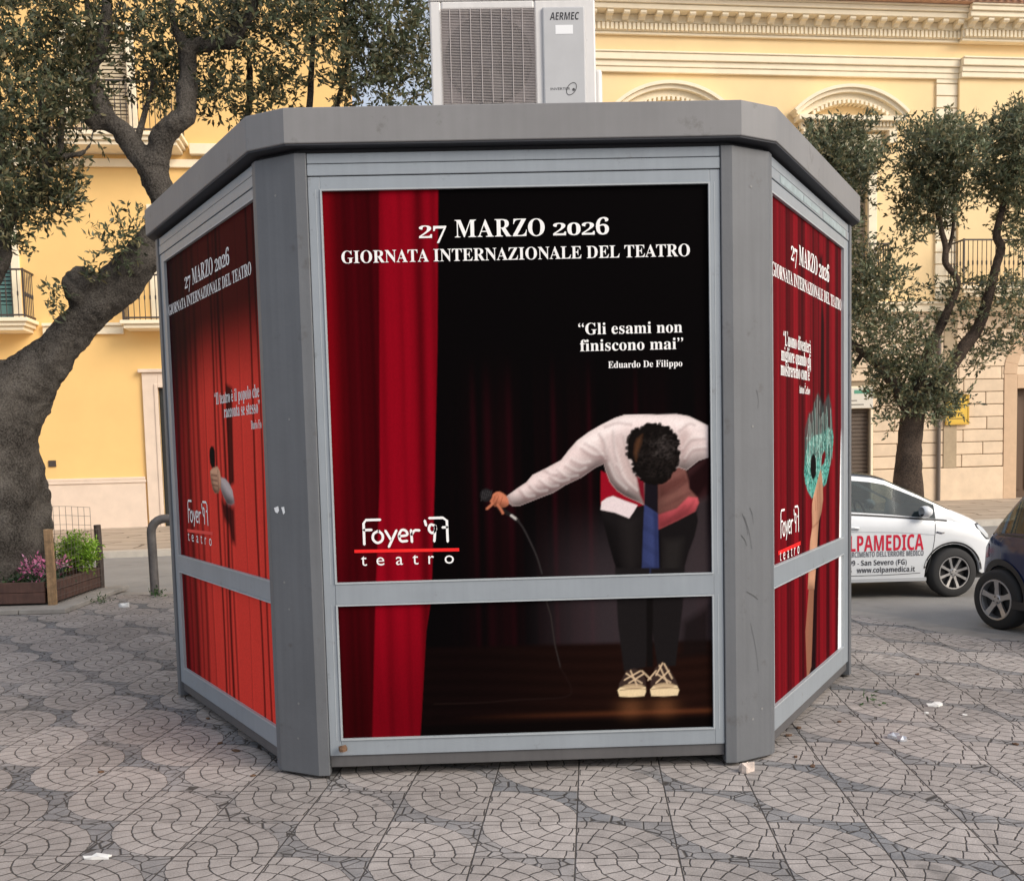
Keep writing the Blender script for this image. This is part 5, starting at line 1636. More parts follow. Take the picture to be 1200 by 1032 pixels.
for (c, rx, rz, n, ry) in [
    ((7.3997, 7.4818), .92, .84, 380, .9), ((7.1457, 6.2916), .68, .95, 300, .9), ((7.837, 5.2676), .62, .7, 190, .7), ((7.5093, 4.3823), .75, .62, 240, .8), ((6.7858, 7.4931), .8, .8, 150, .9), ((7.4177, 8.0927), .4, .3, 30, .5),
    ((9.4989, 7.6535), .88, .72, 400, .95), ((9.3603, 6.7423), .72, .48, 200, .7), ((9.8949, 7.9963), .45, .45, 90, .6), ((8.7096, 5.9598), .34, .26, 36, .4),
    ((11.0597, 7.7653), .62, .80, 280, .9), ((10.6851, 7.1575), .42, .36, 100, .5), ((11.4209, 6.7027), .7, .7, 200, .8), ((11.1617, 8.2884), .5, .5, 90, .6), ((11.2676, 5.9084), .3, .35, 36, .4),
    ((8.3307, 4.9008), .72, .62, 150, .8), ((8.5174, 3.9115), .75, .60, 190, .8), ((9.0172, 3.179), .78, .55, 290, .8), ((9.2612, 2.4844), .62, .28, 140, .5), ((8.614, 2.7902), .40, .36, 90, .4),
    ((10.0343, 4.775), .8, .42, 80, .7), ((10.9895, 4.7546), .6, .5, 120, .7), ((11.2766, 3.9398), .45, .30, 45, .5), ((10.3596, 3.5095), .55, .22, 40, .4), ((9.6289, 2.7118), .36, .30, 50, .4), ((7.9137, 3.2046), .36, .5, 36, .4), ((8.4317, 2.2863), .25, .2, 14, .3), ((10.6322, 3.8641), .4, .4, 40, .4), ((10.0753, 4.3261), .6, .3, 40, .5),
    ((7.8685, 8.1718), .3, .5, 16, .3), ((8.9152, 8.3276), .2, .35, 12, .2), ((9.6745, 8.3492), .3, .3, 20, .3), ((6.9673, 8.1007), .4, .4, 40, .4)]:
    BL.append((c[0], SY + (n % 7 - 3) * .1, c[1], rx, ry, rz, n * (1.75 if c[1] > 6.0 else 1.05)))
leaf_mesh('crown', BL, M['leaf2'], st, .105, 3, SO, per=10)

# ---------------------------------------------------------------- planter, posts, mesh, plants
M['board'] = mat('brown_board', (.085, .042, .032), .75, var=.25, scale=7, streak=.2, bump=.2)
M['post'] = mat('weathered_post', (.30, .19, .10), .85, var=.35, scale=16, streak=.3, bump=.4)
M['post_dark'] = mat('dark_post', (.06, .045, .038), .85, var=.3, scale=16)
M['soil'] = mat('planter_soil', (.06, .047, .036), .95, var=.3, scale=14, bump=.6, bscale=30)
M['wire'] = mat('rusty_wire', (.13, .11, .10), .6)
PX1, PY0, PY1, PX0 = -5.60, 7.22, 8.85, -9.5
pb = empty('planter', ((PX0 + PX1) / 2, (PY0 + PY1) / 2, 0), 'low planter of brown boards on a pale stone kerb round the leaning tree', 'planter')
oc = ((PX0 + PX1) / 2, (PY0 + PY1) / 2, 0)
sub = lambda x, y, z: (x - oc[0], y - oc[1], z - oc[2])
mb = MB(); mb.box(PX0, PX1 - .07, PY0 - .03, PY0 + .03, .07, .20); mb.box(PX0, PX1 - .07, PY0 - .028, PY0 + .03, .204, .33); mb.map(sub); mb.build('front_board', M['board'], pb, bevel=.006)
mb = MB(); mb.box(PX1 - .03, PX1 + .03, PY0 + .07, PY1 - .06, .07, .205); mb.box(PX1 - .03, PX1 + .028, PY0 + .07, PY1 - .06, .209, .33); mb.map(sub); mb.build('side_board', M['board'], pb, bevel=.006)
mb = MB(); mb.box(PX0, PX1 - .04, PY1 - .03, PY1 + .03, .07, .33); mb.map(sub); mb.build('back_board', M['board'], pb, bevel=.006)
mb = MB()
x = PX1 + .36
y0 = PY0 - .50
mb.box(PX0, PX1 - .2, y0, y0 + .16, .001, .062)
mb.box(PX1 - .19, x, y0, y0 + .16, .001, .06); mb.box(x - .18, x, y0 + .17, PY0 + .5, .001, .062); mb.box(x - .18, x, PY0 + .51, PY1 + .1, .001, .06)
mb.box(PX0, x - .185, y0 + .165, PY1 + .1, .0008, .045)
mb.map(sub); mb.build('stone_kerb', M['kerb'], pb, bevel=.01)
g_ = bmesh.new()
mb = MB()
nx, ny = 40, 16
rs = random.Random(5)
vs = [(PX0 + .03 + (PX1 - PX0 - .07) * i / nx, PY0 + .035 + (PY1 - PY0 - .07) * j / ny, .22 + rs.uniform(-.02, .03)) for j in range(ny + 1) for i in range(nx + 1)]
mb.add(vs, [(j * (nx + 1) + i, j * (nx + 1) + i + 1, (j + 1) * (nx + 1) + i + 1, (j + 1) * (nx + 1) + i) for j in range(ny) for i in range(nx)])
mb.map(sub); mb.build('soil', M['soil'], pb, fix=False)
def post(x, y, w, h, m, label):
    mb = MB(); mb.tube([(0, 0, .001, w * .72), (.004, 0, h * .5, w * .70), (-.006, .003, h, w * .68)], 4 if m == 'post' else 10, noise=.04, seed=int(abs(x * 100) + y * 10))
    o = mb.build('fence_post', M[m], None, bevel=.006)
    o.location = (x, y, .0)
    return tag(o, label, 'post', 'posts of the planter fence')
post(PX1 + .01, PY0, .085, .98, 'post', 'weathered light wooden post at the front corner of the planter')
post(PX1 + .01, PY1, .07, .92, 'post_dark', 'dark round post at the back corner of the planter behind the bright bush')
mb = MB()
def wire_grid(P, nu, nv, r=.0035):
    for i in range(nu + 1):
        mb.tube([(*P(i / nu, v / 6), r) for v in range(7)], 4, cap=False)
    for j in range(nv + 1):
        mb.tube([(*P(u / 8, j / nv), r) for u in range(9)], 4, cap=False)
wire_grid(lambda u, v: (PX1 - .10 - u * 2.6, PY1 + .05 + .03 * math.sin(u * 9), .30 + v * (.86 + .03 * math.sin(u * 7)) + .0), 30, 7)
wire_grid(lambda u, v: (PX1 + .045 + .006 * math.sin(v * 7), PY0 + .06 + u * (PY1 - PY0 - .12), .05 + v * .82), 14, 9, .002)
tag(mb.build('wire_fence', M['wire']), 'bent rusty wire mesh fence fixed to the posts round the planter', 'fence')

def plant(name, loc, label, cat, blobs, lm, size, seed, per=8, stems=(), group=None, sm=None):
    e = empty(name, loc, label, cat, group=group)
    if stems:
        mb = MB()
        for s in stems:
            mb.tube(s, 7, noise=.08, seed=seed)
        mb.build('stem', sm or M['bark2'], e, smooth=True)
    leaf_mesh('foliage', [(b[0] + loc[0], b[1] + loc[1], b[2] + loc[2], *b[3:]) for b in blobs], lm, e, size, seed, loc, per)
    return e
bxz = (-5.6809, 0.5808)
bl_ = (bxz[0], 8.3, .22)
zc_ = bxz[1] - .22
plant('clipped_bush', bl_, 'small bright green bush with a bare stem at the corner of the planter', 'bush',
      [(0, 0, zc_ + .03, .20, .19, .18, 230), (-.09, 0, zc_ - .04, .15, .16, .14, 100), (.09, 0, zc_ - .06, .14, .16, .13, 100)],
      leaf_mat('bright_leaf', (.22, .40, .04), .40, (.32, .44, .06)), .050, 41, 8,
      [[(-.02, 0, -.02, .03), (.0, 0, .12, .026), (.05, 0, .28, .02), (.02, 0, zc_, .015)], [(.0, 0, .10, .02), (-.06, 0, .26, .014), (-.1, .02, zc_, .01)]])
def flowers(loc, label, n, R, seed):
    e = empty('flowering_plant', loc, label, 'flowers', group='pink flowers in the planter')
    leaf_mesh('foliage', [(loc[0], loc[1], loc[2] + .06, R * 1.2, R, .07, n * 1.4)], leaf_mat('flower_leaf', (.05, .10, .05), .5, (.08, .12, .06)), e, .07, seed, loc, 5)
    leaf_mesh('blossom', [(loc[0], loc[1], loc[2] + .20, R, R * .8, .11, n)], leaf_mat('pink_petal', (.74, .20, .40), .35, (.80, .45, .60)), e, .055, seed + 1, loc, 6)
    return e
a_ = (-5.9394, 0.3515)
flowers((a_[0], 7.6, .23), 'larger pink cyclamen cluster at the foot of the leaning trunk', 46, .20, 50)
a_ = (-5.7961, 0.289)
flowers((a_[0], 7.9, .23), 'small deep pink cyclamen between the light post and the bright bush', 16, .09, 54)
a_ = (-6.2681, 0.1997)
leafg = leaf_mat('ground_leaf', (.05, .12, .035), .5, (.08, .14, .05))
o = leaf_mesh('ground_cover', [(a_[0], 7.5, .26, .35, .15, .05, 60), (a_[0] - .8, 7.5, .26, .5, .15, .05, 60)], leafg, None, .07, 60, (0, 0, 0), 5)
tag(o, 'low green leaves covering the soil by the trunk', 'ground cover', kind='stuff')

# ---------------------------------------------------------------- tube barrier
bx_, by_ = (-4.6184, 8.1308)
tb = empty('tube_barrier', (bx_ + .5, by_, 0), 'bent grey steel tube barrier standing at the edge of the paving behind the kiosk', 'barrier')
zt_ = (-4.5558, 1.0202)[1]
mb = MB()
r_ = .058
def arc(cx, cz, R, a0, a1, n=6): return [(cx + R * math.cos(a0 + (a1 - a0) * k / n), 0, cz + R * math.sin(a0 + (a1 - a0) * k / n), r_) for k in range(n + 1)]
pth = [(-.5, 0, .0, r_), (-.505, 0, zt_ * .5, r_), (-.51, 0, zt_ - .20, r_)] + arc(-.33, zt_ - .18, .18, math.pi, math.pi / 2) + arc(.33, zt_ - .18, .18, math.pi / 2, 0) + [(.51, 0, 0, r_)]
mb.tube(pth, 14)
mb.build('tube', mat('worn_steel_tube', (.12, .11, .105), .5, metal=.2, var=.3, scale=10, dirt=((.22, .18, .15), .62, 9)), tb, smooth=60)
for x in (-.5, .51):
    mb = MB()
    mb.lathe([(.0005, .012), (.075, .010), (.085, .001)], (x, 0, 0), axis='z', n=16)
    mb.build('base_collar', M['kerb'], tb)
def weed(px, label, n, R, seed):
    loc = (px[0], px[1], 0)
    o = leaf_mesh('weed', [(0, 0, .015, R * 1.5, R, .02, n)], leafg, None, .045, seed, (0, 0, 0), 4)
    o.location = loc
    tag(o, label, 'weed', 'weeds in the paving joints')
weed((-4.5673, 8.0387), 'weed tuft at the foot of the tube barrier', 18, .06, 70)
weed((-5.1165, 7.5267), 'weed tuft along the planter kerb', 18, .10, 71)
weed((2.3721, 1.252), 'tiny weed in a paving joint near the foil scraps', 5, .02, 72)

# ---------------------------------------------------------------- cars
M['tyre'] = mat('tyre_rubber', (.022, .022, .023), .8, bump=.1)
M['rim'] = mat('silver_rim', (.45, .45, .46), .3, metal=.8)
M['rim_dark'] = mat('dark_rim', (.03, .03, .033), .4, metal=.3)
M['trim'] = mat('black_trim', (.025, .025, .027), .55)
M['chrome'] = mat('chrome', (.7, .7, .72), .12, metal=1)
M['lamp_glass'] = mat('lamp_glass', (.55, .58, .60), .08, spec=.8)
M['seat'] = mat('seat_cloth', (.05, .05, .055), .9)

def car_glass():
    m = bpy.data.materials.new('car_glass'); m.use_nodes = True
    nt = m.node_tree; b = nt.nodes['Principled BSDF']
    b.inputs['Base Color'].default_value = (.03, .05, .058, 1); b.inputs['Roughness'].default_value = .03; b.inputs['Specular IOR Level'].default_value = 1.0
    t = nt.nodes.new('ShaderNodeBsdfTransparent'); t.inputs[0].default_value = (.62, .72, .72, 1)
    ms = nt.nodes.new('ShaderNodeMixShader'); ms.inputs[0].default_value = .45
    nt.links.new(t.outputs[0], ms.inputs[2]); nt.links.new(b.outputs[0], ms.inputs[1])
    nt.links.new(ms.outputs[0], nt.nodes['Material Output'].inputs['Surface'])
    return m
M['car_glass'] = car_glass()

def lerp_tab(tab, x):
    return float(np.interp(x, [t[0] for t in tab], [t[1] for t in tab]))

class Car:
    def __init__(self, root, spec, paint, roof_m):
        self.s, self.root = spec, root
        s = spec
        xs = list(np.linspace(s['x0'], s['x1'], 75)) + [s['x0'] + .008, s['x1'] - .008, s['x0'] + .02, s['x1'] - .02, *s['cuts']]
        for xw in s['wheels']:
            xs += [xw - s['R'], xw + s['R']] + [xw + s['R'] * math.sin(a) for a in np.linspace(-1.4, 1.4, 15)]
        xs = sorted(set(round(x, 4) for x in xs))
        rings = [self.ring(x) for x in xs]
        nr = len(rings[0])
        parts = {}
        def put(key, side, i, j):
            mb, idx = parts.setdefault((key, side), (MB(), {}))
            ids = []
            for a, b in ((i, j), (i + 1, j), (i + 1, j + 1), (i, j + 1)):
                if (a, b) not in idx:
                    w, z = rings[a][b]
                    idx[(a, b)] = len(mb.v)
                    mb.v.append((xs[a], side * w, z))
                ids.append(idx[(a, b)])
            mb.f.append(tuple(ids)); mb.mi.append(0)
        for i in range(len(xs) - 1):
            xm = (xs[i] + xs[i + 1]) / 2
            for j in range(nr - 1):
                key = self.region(xm, j)
                for side in (-1, 1):
                    put(key, side, i, j)
        merged = {}
        for (key, side), (mb, _) in parts.items():
            if key in ('body', 'roof', 'windscreen', 'rear_window'):
                M_ = merged.setdefault(key, MB()); M_.add(mb.v, mb.f)
            else:
                merged[(key, side)] = mb
        # end caps
        for k, x in ((0, xs[0]), (-1, xs[-1])):
            rg = rings[k]
            vs = [(x, -w, z) for w, z in rg] + [(x, w, z) for w, z in rg[::-1]]
            merged['body'].add(vs, [tuple(range(len(vs)))])
        self.parts = {}
        for key, mb in merged.items():
            nm = key if isinstance(key, str) else key[0]
            m = {'body': paint, 'roof': roof_m, 'door': paint, 'side_window': M['car_glass'], 'windscreen': M['car_glass'], 'rear_window': M['car_glass']}[nm]
            me_fix = mb
            o = me_fix.build(nm, m, root, smooth=40)
            bm = bmesh.new(); bm.from_mesh(o.data); bmesh.ops.remove_doubles(bm, verts=bm.verts, dist=.0008); bmesh.ops.recalc_face_normals(bm, faces=bm.faces); bm.to_mesh(o.data); bm.free()
            self.parts[key] = o
        # dark underbody and wheel wells
        mb = MB()
        mb.box(s['x0'] + .12, s['x1'] - .12, -s['hw'] + .16, s['hw'] - .16, s['sill'] - .03, s['sill'] + .32)
        mb.build('underbody', M['trim'], root)
        mb = MB()
        for sx in s['seats']:
            for sy in (-.36, .36):
                mb.box(sx - .25, sx + .25, sy - .23, sy + .23, .50, .66); mb.box(sx - .34, sx - .22, sy - .22, sy + .22, .66, 1.16); mb.box(sx - .33, sx - .24, sy - .12, sy + .12, 1.17, 1.34)
        mb.box(s['dash'] - .12, s['dash'] + .22, -.6, .6, .55, .90)
        mb.build('seats', M['seat'], root, bevel=.03)
        mb = MB()
        c = (s['dash'] - .24, .36, .93)
        mb.tube([(c[0] - .06 * math.cos(t), c[1] + .17 * math.cos(t + 0) * 0 + .17 * math.sin(t), c[2] + .16 * math.cos(t), .015) for t in np.linspace(0, 6.2832, 25)], 8)
        mb.build('steering_wheel', M['trim'], root, smooth=True)
        for xw in s['wheels']:
            for sd_ in (-1, 1):
                self.wheel(xw, sd_)

    def ring(self, x):
        s = self.s
        fx = (x - (s['x0'] + s['x1']) / 2) / ((s['x1'] - s['x0']) / 2)
        w = s['hw'] * (1 - s['taper'] * abs(fx) ** 5)
        zl = s['sill'] + s['lift'] * max(0, abs(fx) - .8) / .2
        for xw in s['wheels']:
            if abs(x - xw) < s['R']:
                zl = max(zl, s['wr'] + math.sqrt(max(0, s['R'] ** 2 - (x - xw) ** 2)))
        zt = lerp_tab(s['top'], x)
        zb = min(lerp_tab(s['belt'], x), zt - .03)
        we = w * lerp_tab(s['edge_w'], x)
        ze = max(zb + .012, zt - lerp_tab(s['edge_drop'], x))
        wb = w - .035
        z1 = max(zl + .004, min(zl + .05, zb - .2)); z2 = max(z1 + .01, s['sill'] + .22); z3 = max(z2 + .01, zb - .16)
        if z3 > zb - .01: z3 = z2 + (zb - z2) * .6
        mix = lambda t: (wb + (we - wb) * t - .012 * math.sin(math.pi * t) * -1, zb + (ze - zb) * t)
        return [(w - .05, zl), (w - .012, zl), (w, z1), (w, z2), (w, z3), (w - .010, zb - .03 if zb - .03 > z3 else (z3 + zb) / 2), (wb, zb), mix(.08), mix(.88), (we, ze), (we * .93, ze + (zt - ze) * .42), (we * .6, ze + (zt - ze) * .85), (0, zt)]

    def region(self, x, j):
        s = self.s
        if j == 7:
            for a, b in s['side_windows']:
                if a < x < b: return 'side_window'
        if j >= 9:
            a, b = s['windscreen']
            if a < x < b: return 'windscreen'
            a, b = s['rear_window']
            if a < x < b: return 'rear_window'
        if j >= 9:
            a, b = s['roof']
            if a < x < b: return 'roof'
        if 1 <= j <= 5:
            for a, b in s['doors']:
                if a < x < b: return 'door'
        return 'body'

    def side(self, x, z):
        r = self.ring(x)
        return float(np.interp(z, [p[1] for p in r[1:10]], [p[0] for p in r[1:10]]))

    def on(self, side, off=.003):
        return lambda u, z: (u, side * (self.side(u, z) + off), z)

    def wheel(self, xw, sd_):
        s = self.s
        r, hw = s['wr'], s['hw']
        steer = s.get('steer', 0) if xw == s['wheels'][-1] else 0
        yc = sd_ * (hw - .10)
        e = bpy.data.objects.new('wheel', None); COL.objects.link(e); e.parent = self.root
        e.location = (xw, yc, r); e.rotation_euler = (0, 0, steer + (0 if sd_ < 0 else math.pi))
        b = .095
        mb = MB()
        mb.lathe([(r * .66, b - .01), (r * .70, b), (r * .90, b), (r * .98, b * .8), (r, b * .5), (r, -b * .5), (r * .98, -b * .8), (r * .90, -b), (r * .70, -b), (r * .66, -b + .01)], (0, 0, 0), n=48)
        mb.build('tyre', M['tyre'], e, smooth=40)
        mb = MB()
        mb.lathe([(r * .66, -b + .012), (r * .68, -b + .004), (r * .64, -b + .006), (r * .60, -b + .03), (r * .60, b)], (0, 0, 0), n=48)
        mb.build('rim', M['rim'] if s['spokes'] == 5 else M['rim_dark'], e, smooth=40)
        mb = MB(); mb.lathe([(.001, -b + .065), (r * .6, -b + .065)], (0, 0, 0), n=32); mb.build('brake_disc', M['rim_dark'], e)
        mb = MB()
        n = s['spokes']
        for k in range(n):
            a = 2 * math.pi * k / n + .3
            if n == 5:
                segs = [(a, .06, .045, .062)]
            else:
                segs = [(a, .034, .026, .036)]
            for (aa, w0, w1, w2) in segs:
                d = (math.cos(aa), math.sin(aa)); t = (-d[1], d[0])
                pr = [(.035, w0 * .5, .022), (r * .35, w1 * .5, .018), (r * .655, w2 * .5, .008)]
                a0 = a
                vs = []
                for (rr, hw_, yy) in pr:
                    for q in (-1, 1):
                        vs.append((d[0] * rr + t[0] * hw_ * q, -b + yy, d[1] * rr + t[1] * hw_ * q))
                    for q in (-1, 1):
                        vs.append((d[0] * rr + t[0] * hw_ * q * .8, -b + yy + .03, d[1] * rr + t[1] * hw_ * q * .8))
                f = []
                for i in range(2):
                    o = i * 4
                    f += [(o, o + 1, o + 5, o + 4), (o + 1, o + 3, o + 7, o + 5), (o + 3, o + 2, o + 6, o + 7), (o + 2, o, o + 4, o + 6)]
                mb.add(vs, f)
        mb.lathe([(r * .615, -b + .012), (r * .62, -b + .002), (r * .66, -b + .001), (r * .665, -b + .012)], (0, 0, 0), n=48)
        mb.lathe([(.0005, -b + .012), (.04, -b + .014), (.055, -b + .03)], (0, 0, 0), n=20)
        mb.build('spokes', M['rim'], e)
        mb = MB()
        for k in range(4):
            a = k * math.pi / 2 + .5
            mb.lathe([(.0005, -b + .0095), (.007, -b + .010), (.008, -b + .014)], (.030 * math.cos(a), 0, .030 * math.sin(a)), n=8)
        mb.build('wheel_bolts', M['trim'], e)

    def seam(self, pts, side, parent, w=.007, name='door_gap', m=None, off=.0015):
        mb = MB()
        ribbon(mb, [tuple(q) for q in smooth_path(pts, 6)], w, self.on(side, off))
        return mb.build(name, m or M['trim'], parent, fix=False)

    def mirror(self, x, z, side, m):
        y = side * (self.side(x, z - .06) + .10)
        mb = MB()
        n = 10
        prof = [(.0005, -.075), (.05, -.068), (.078, -.03), (.082, .01), (.072, .045), (.066, .05)]
        mb.lathe(prof, (0, 0, 0), axis='z', n=20)
        mb.v = [(x + .05 - (p[2] + .0) * .9, y + p[0] * 1.25, z + p[1] * .85) for p in mb.v]
        o = mb.build('mirror', m, self.root, smooth=60)
        mb = MB(); mb.box(x + .02, x + .06, side * (self.side(x, z - .07) - .02), y, z - .055, z - .035); mb.build('mirror_arm', M['trim'], o)
        return o

white = mat('white_car_paint', (.74, .77, .80), .25, coat=.6, var=.02)
wc = empty('white_car', (4.0, 7.03, -.03), 'small white city car with red door lettering, parked behind the kiosk with its nose showing', 'car')
spec = dict(x0=-1.76, x1=1.76, hw=.83, R=.335, wr=.287, sill=.235, lift=.07, taper=.15, wheels=(-1.26, 1.20), steer=0.12, spokes=8, cuts=(1.2, .46, .99, -.12, .02, -1.0, -1.06, 1.0, .94, -.06, -1.45, -1.0),
            top=[(-1.76, .62), (-1.74, .95), (-1.66, 1.06), (-1.40, 1.40), (-1.2, 1.455), (-.6, 1.50), (0, 1.50), (.30, 1.465), (.46, 1.425), (.85, 1.24), (1.2, 1.045), (1.35, .985), (1.5, .92), (1.61, .86), (1.68, .78), (1.73, .67), (1.76, .55)],
            belt=[(-1.76, .55), (-1.72, .88), (-1.4, 1.03), (0, .985), (.97, .905), (1.2, .885), (1.45, .83), (1.64, .75), (1.76, .48)],
            edge_w=[(-1.76, .85), (-1.5, .78), (-1.3, .74), (.40, .74), (.6, .77), (1.2, .92), (1.45, .90), (1.72, .80)],
            edge_drop=[(-1.76, .05), (-1.3, .07), (.46, .055), (.9, .06), (1.2, .045), (1.72, .05)],
            side_windows=((-1.0, -.12), (-.06, 1.0)), windscreen=(.46, 1.17), rear_window=(-1.63, -1.38), roof=(-1.38, .46), doors=((-.12, .94), (-1.06, -.12)), seats=(-.15, -.95), dash=.78)
car = Car(wc, spec, white, mat('black_roof', (.03, .03, .032), .25, coat=.5))
door = car.parts[('door', -1)]
for s_ in (-1, 1):
    d_ = car.parts[('door', s_)]
    car.seam([(.985, .90), (.985, .80), (.965, .62), (.93, .45), (.88, .30)], s_, d_)
    car.seam([(-.10, .95), (-.10, .62), (-.09, .30)], s_, d_)
    car.seam([(.88, .30), (.40, .285), (-.09, .285)], s_, d_)
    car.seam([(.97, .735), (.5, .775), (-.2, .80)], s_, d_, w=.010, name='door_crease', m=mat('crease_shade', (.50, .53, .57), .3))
    car.seam([(-1.0, 1.02), (0, .992), (.98, .908), (1.13, .892)], s_, d_, w=.022, name='window_trim')
    mb = MB()
    for k in range(1):
        ribbon(mb, [(-.11, .84), (-.02, .848), (.10, .838)], .034, car.on(s_, .022))
        mb.tube([car.on(s_, .0)(-.10, .84) + (.012,), car.on(s_, .02)(-.08, .842) + (.013,), car.on(s_, .024)(.0, .846) + (.013,), car.on(s_, .02)(.08, .840) + (.013,), car.on(s_, .0)(.10, .838) + (.012,)], 8)
    mb.build('door_handle', white, d_, smooth=True, fix=False)
    car.mirror(.79, 1.01, s_, white)
    # headlight on the corner
    hl = [(1.49, .845), (1.54, .853), (1.60, .80), (1.655, .71), (1.66, .66), (1.62, .665), (1.56, .73), (1.50, .80)]
    mb = MB(); f_ = car.on(s_, .006)
    mb.add([f_(*q) for q in hl], [tuple(range(len(hl)))])
    h_ = mb.build('headlight', M['trim'], wc, fix=False)
    mb = MB()
    cx, cz = 1.585, .755
    f_ = car.on(s_, .010)
    pts = [(cx + (q[0] - cx) * .8, cz + (q[1] - cz) * .8) for q in hl]
    mb.add([f_(*q) for q in pts], [tuple(range(len(pts)))])
    mb.build('lens', M['lamp_glass'], h_, fix=False)
    mb = MB()
    ribbon(mb, [(1.00, .765), (1.06, .752), (1.09, .757)], .02, car.on(s_, .004))
    mb.build('side_flash', M['chrome'], wc, fix=False)
    R_a = .352
    mb = MB(); ribbon(mb, [(1.20 + R_a * math.cos(t), .287 + R_a * math.sin(t)) for t in np.linspace(.1, 2.95, 24)], .020, car.on(s_, .003))
    mb.build('arch_trim', M['trim'], wc, fix=False)
for q in ((-.828, -.80), (.80, .828)):
    mb = MB(); mb.box(-.98, .88, *q, .205, .245)
    mb.build('sill_trim', mat('sill_grey', (.45, .47, .49), .4), wc)
ws_ = (4.0)
def wtext(body, pxl, pxr, base, cap, m, nm, fat=0.0):
    mb = MB(); put_text(mb, body, pxl, pxr, base, cap, car.on(-1, .0035), fat=fat); return mb.build(nm, m, door, fix=False)
redp = mat('red_decal', (.62, .012, .045), .4)
greyp = mat('grey_decal', (.16, .17, .19), .4)
darkp = mat('dark_decal', (.05, .05, .06), .4)
wtext(sansb('COLPAMEDICA'), -.235, .845, .568, .175, redp, 'red_lettering')
wtext(sansb("RISARCIMENTO DELL'ERRORE MEDICO"), -.11, .845, .500, .060, greyp, 'grey_lettering')
wtext(sansb('99 - San Severo (FG)'), -.03, .648, .402, .060, darkp, 'dark_lettering')
wtext(sansb('6   www.colpamedica.it'), -.03, .745, .318, .058, darkp, 'dark_lettering')

blue = mat('dark_blue_paint', (.006, .017, .075), .18, coat=.25, spec=.35)
bang = math.atan2(-.945, .33)
bc = empty('blue_car', (5.80, 3.23, -.03), 'dark blue hatchback with black wheel arches and five-spoke silver wheels, overlapping the white car', 'car', rz=bang)
spec = dict(x0=-1.58, x1=1.98, hw=.80, R=.325, wr=.288, sill=.26, lift=.06, taper=.30, wheels=(-1.20, 1.20), spokes=5, cuts=(1.0, .34, .85, -.62, -.15, -.1, .9, -1.10, -1.42, -1.36, -.95),
            top=[(-1.58, .60), (-1.565, .80), (-1.52, .93), (-1.45, 1.01), (-1.02, 1.40), (-.85, 1.44), (-.3, 1.47), (.15, 1.45), (.34, 1.41), (.7, 1.20), (1.02, .99), (1.4, .94), (1.75, .84), (1.92, .70), (1.98, .55)],
            belt=[(-1.58, .52), (-1.54, .78), (-1.40, .90), (0, .90), (1.0, .87), (1.6, .80), (1.98, .45)],
            edge_w=[(-1.58, .84), (-1.4, .80), (-1.0, .76), (.30, .76), (.6, .78), (1.0, .92), (1.6, .88), (1.98, .80)],
            edge_drop=[(-1.58, .05), (-1.0, .07), (.34, .055), (1.0, .045), (1.98, .05)],
            side_windows=((-1.36, -.62), (-.56, .85)), windscreen=(.34, 1.0), rear_window=(-1.42, -1.06), roof=(-1.05, .34), doors=((-.60, .88),), seats=(-.1, -.85), dash=.65)
bcar = Car(bc, spec, blue, blue)
for s_ in (-1, 1):
    for xw in spec['wheels']:
        mb = MB(); ribbon(mb, [(xw + .356 * math.cos(t), .288 + .356 * math.sin(t)) for t in np.linspace(.0, math.pi, 28)], .062, bcar.on(s_, .010))
        mb.build('arch_trim', M['trim'], bc, fix=False)
    d_ = bcar.parts[('door', s_)]
    bcar.seam([(.88, .86), (.86, .6), (.80, .33)], s_, d_); bcar.seam([(-.60, .89), (-.60, .6), (-.56, .33)], s_, d_)
    bcar.seam([(-1.40, .905), (-.6, .905), (.9, .880)], s_, bc, w=.02, name='window_trim')
    bcar.mirror(.72, .97, s_, blue)
    mb = MB(); tl = [(-1.535, .80), (-1.50, .85), (-1.44, .80), (-1.43, .68), (-1.50, .66)]
    mb.add([bcar.on(s_, .006)(*q) for q in tl], [tuple(range(5))]); mb.build('tail_light', mat('red_lamp', (.25, .008, .012), .15), bc, fix=False)
    mb = MB(); hl = [(1.66, .74), (1.78, .74), (1.86, .66), (1.80, .60), (1.68, .64)]
    mb.add([bcar.on(s_, .006)(*q) for q in hl], [tuple(range(5))]); mb.build('headlight', M['lamp_glass'], bc, fix=False)
for q in ((-.797, -.77), (.77, .797)):
    mb = MB(); mb.box(-1.0, .86, *q, .225, .30); mb.build('sill_trim', M['trim'], bc)

# ---------------------------------------------------------------- litter on the paving
M['litter'] = mat('white_litter', (.74, .74, .72), .7)
M['foil'] = mat('silver_foil', (.6, .62, .66), .3, metal=.6)
M['drybrown'] = mat('dry_leaf', (.12, .065, .035), .8, var=.4, scale=30)
def scrap(name, p, R, H, m, label, cat, seed, n=9, elong=1.0, rz=0.0, group=None, z=.002):
    rs = random.Random(seed)
    mb = MB()
    top, low = [], []
    for k in range(n):
        a = 2 * math.pi * k / n
        r = R * rs.uniform(.6, 1.1)
        top.append((math.cos(a) * r * elong, math.sin(a) * r, H * rs.uniform(.2, 1.1) + .002)); low.append((math.cos(a) * r * elong, math.sin(a) * r, .0))
    c = (0, 0, H * rs.uniform(.6, 1.3) + .003)
    vs = top + low + [c]
    fs = [(k, (k + 1) % n, 2 * n) for k in range(n)] + [(n + k, n + (k + 1) % n, (k + 1) % n, k) for k in range(n)] + [tuple(range(n, 2 * n))[::-1]]
    mb.add(vs, fs)
    o = mb.build(name, m)
    o.location = (p[0], p[1], z); o.rotation_euler = (0, 0, rz)
    return tag(o, label, cat, group)
o = scrap('paper_strip', (-2.0072, -1.0683), .032, .012, M['litter'], 'white paper strip lying flat on a blue-grey paving corner', 'litter', 1, 10, 2.2, -.1)
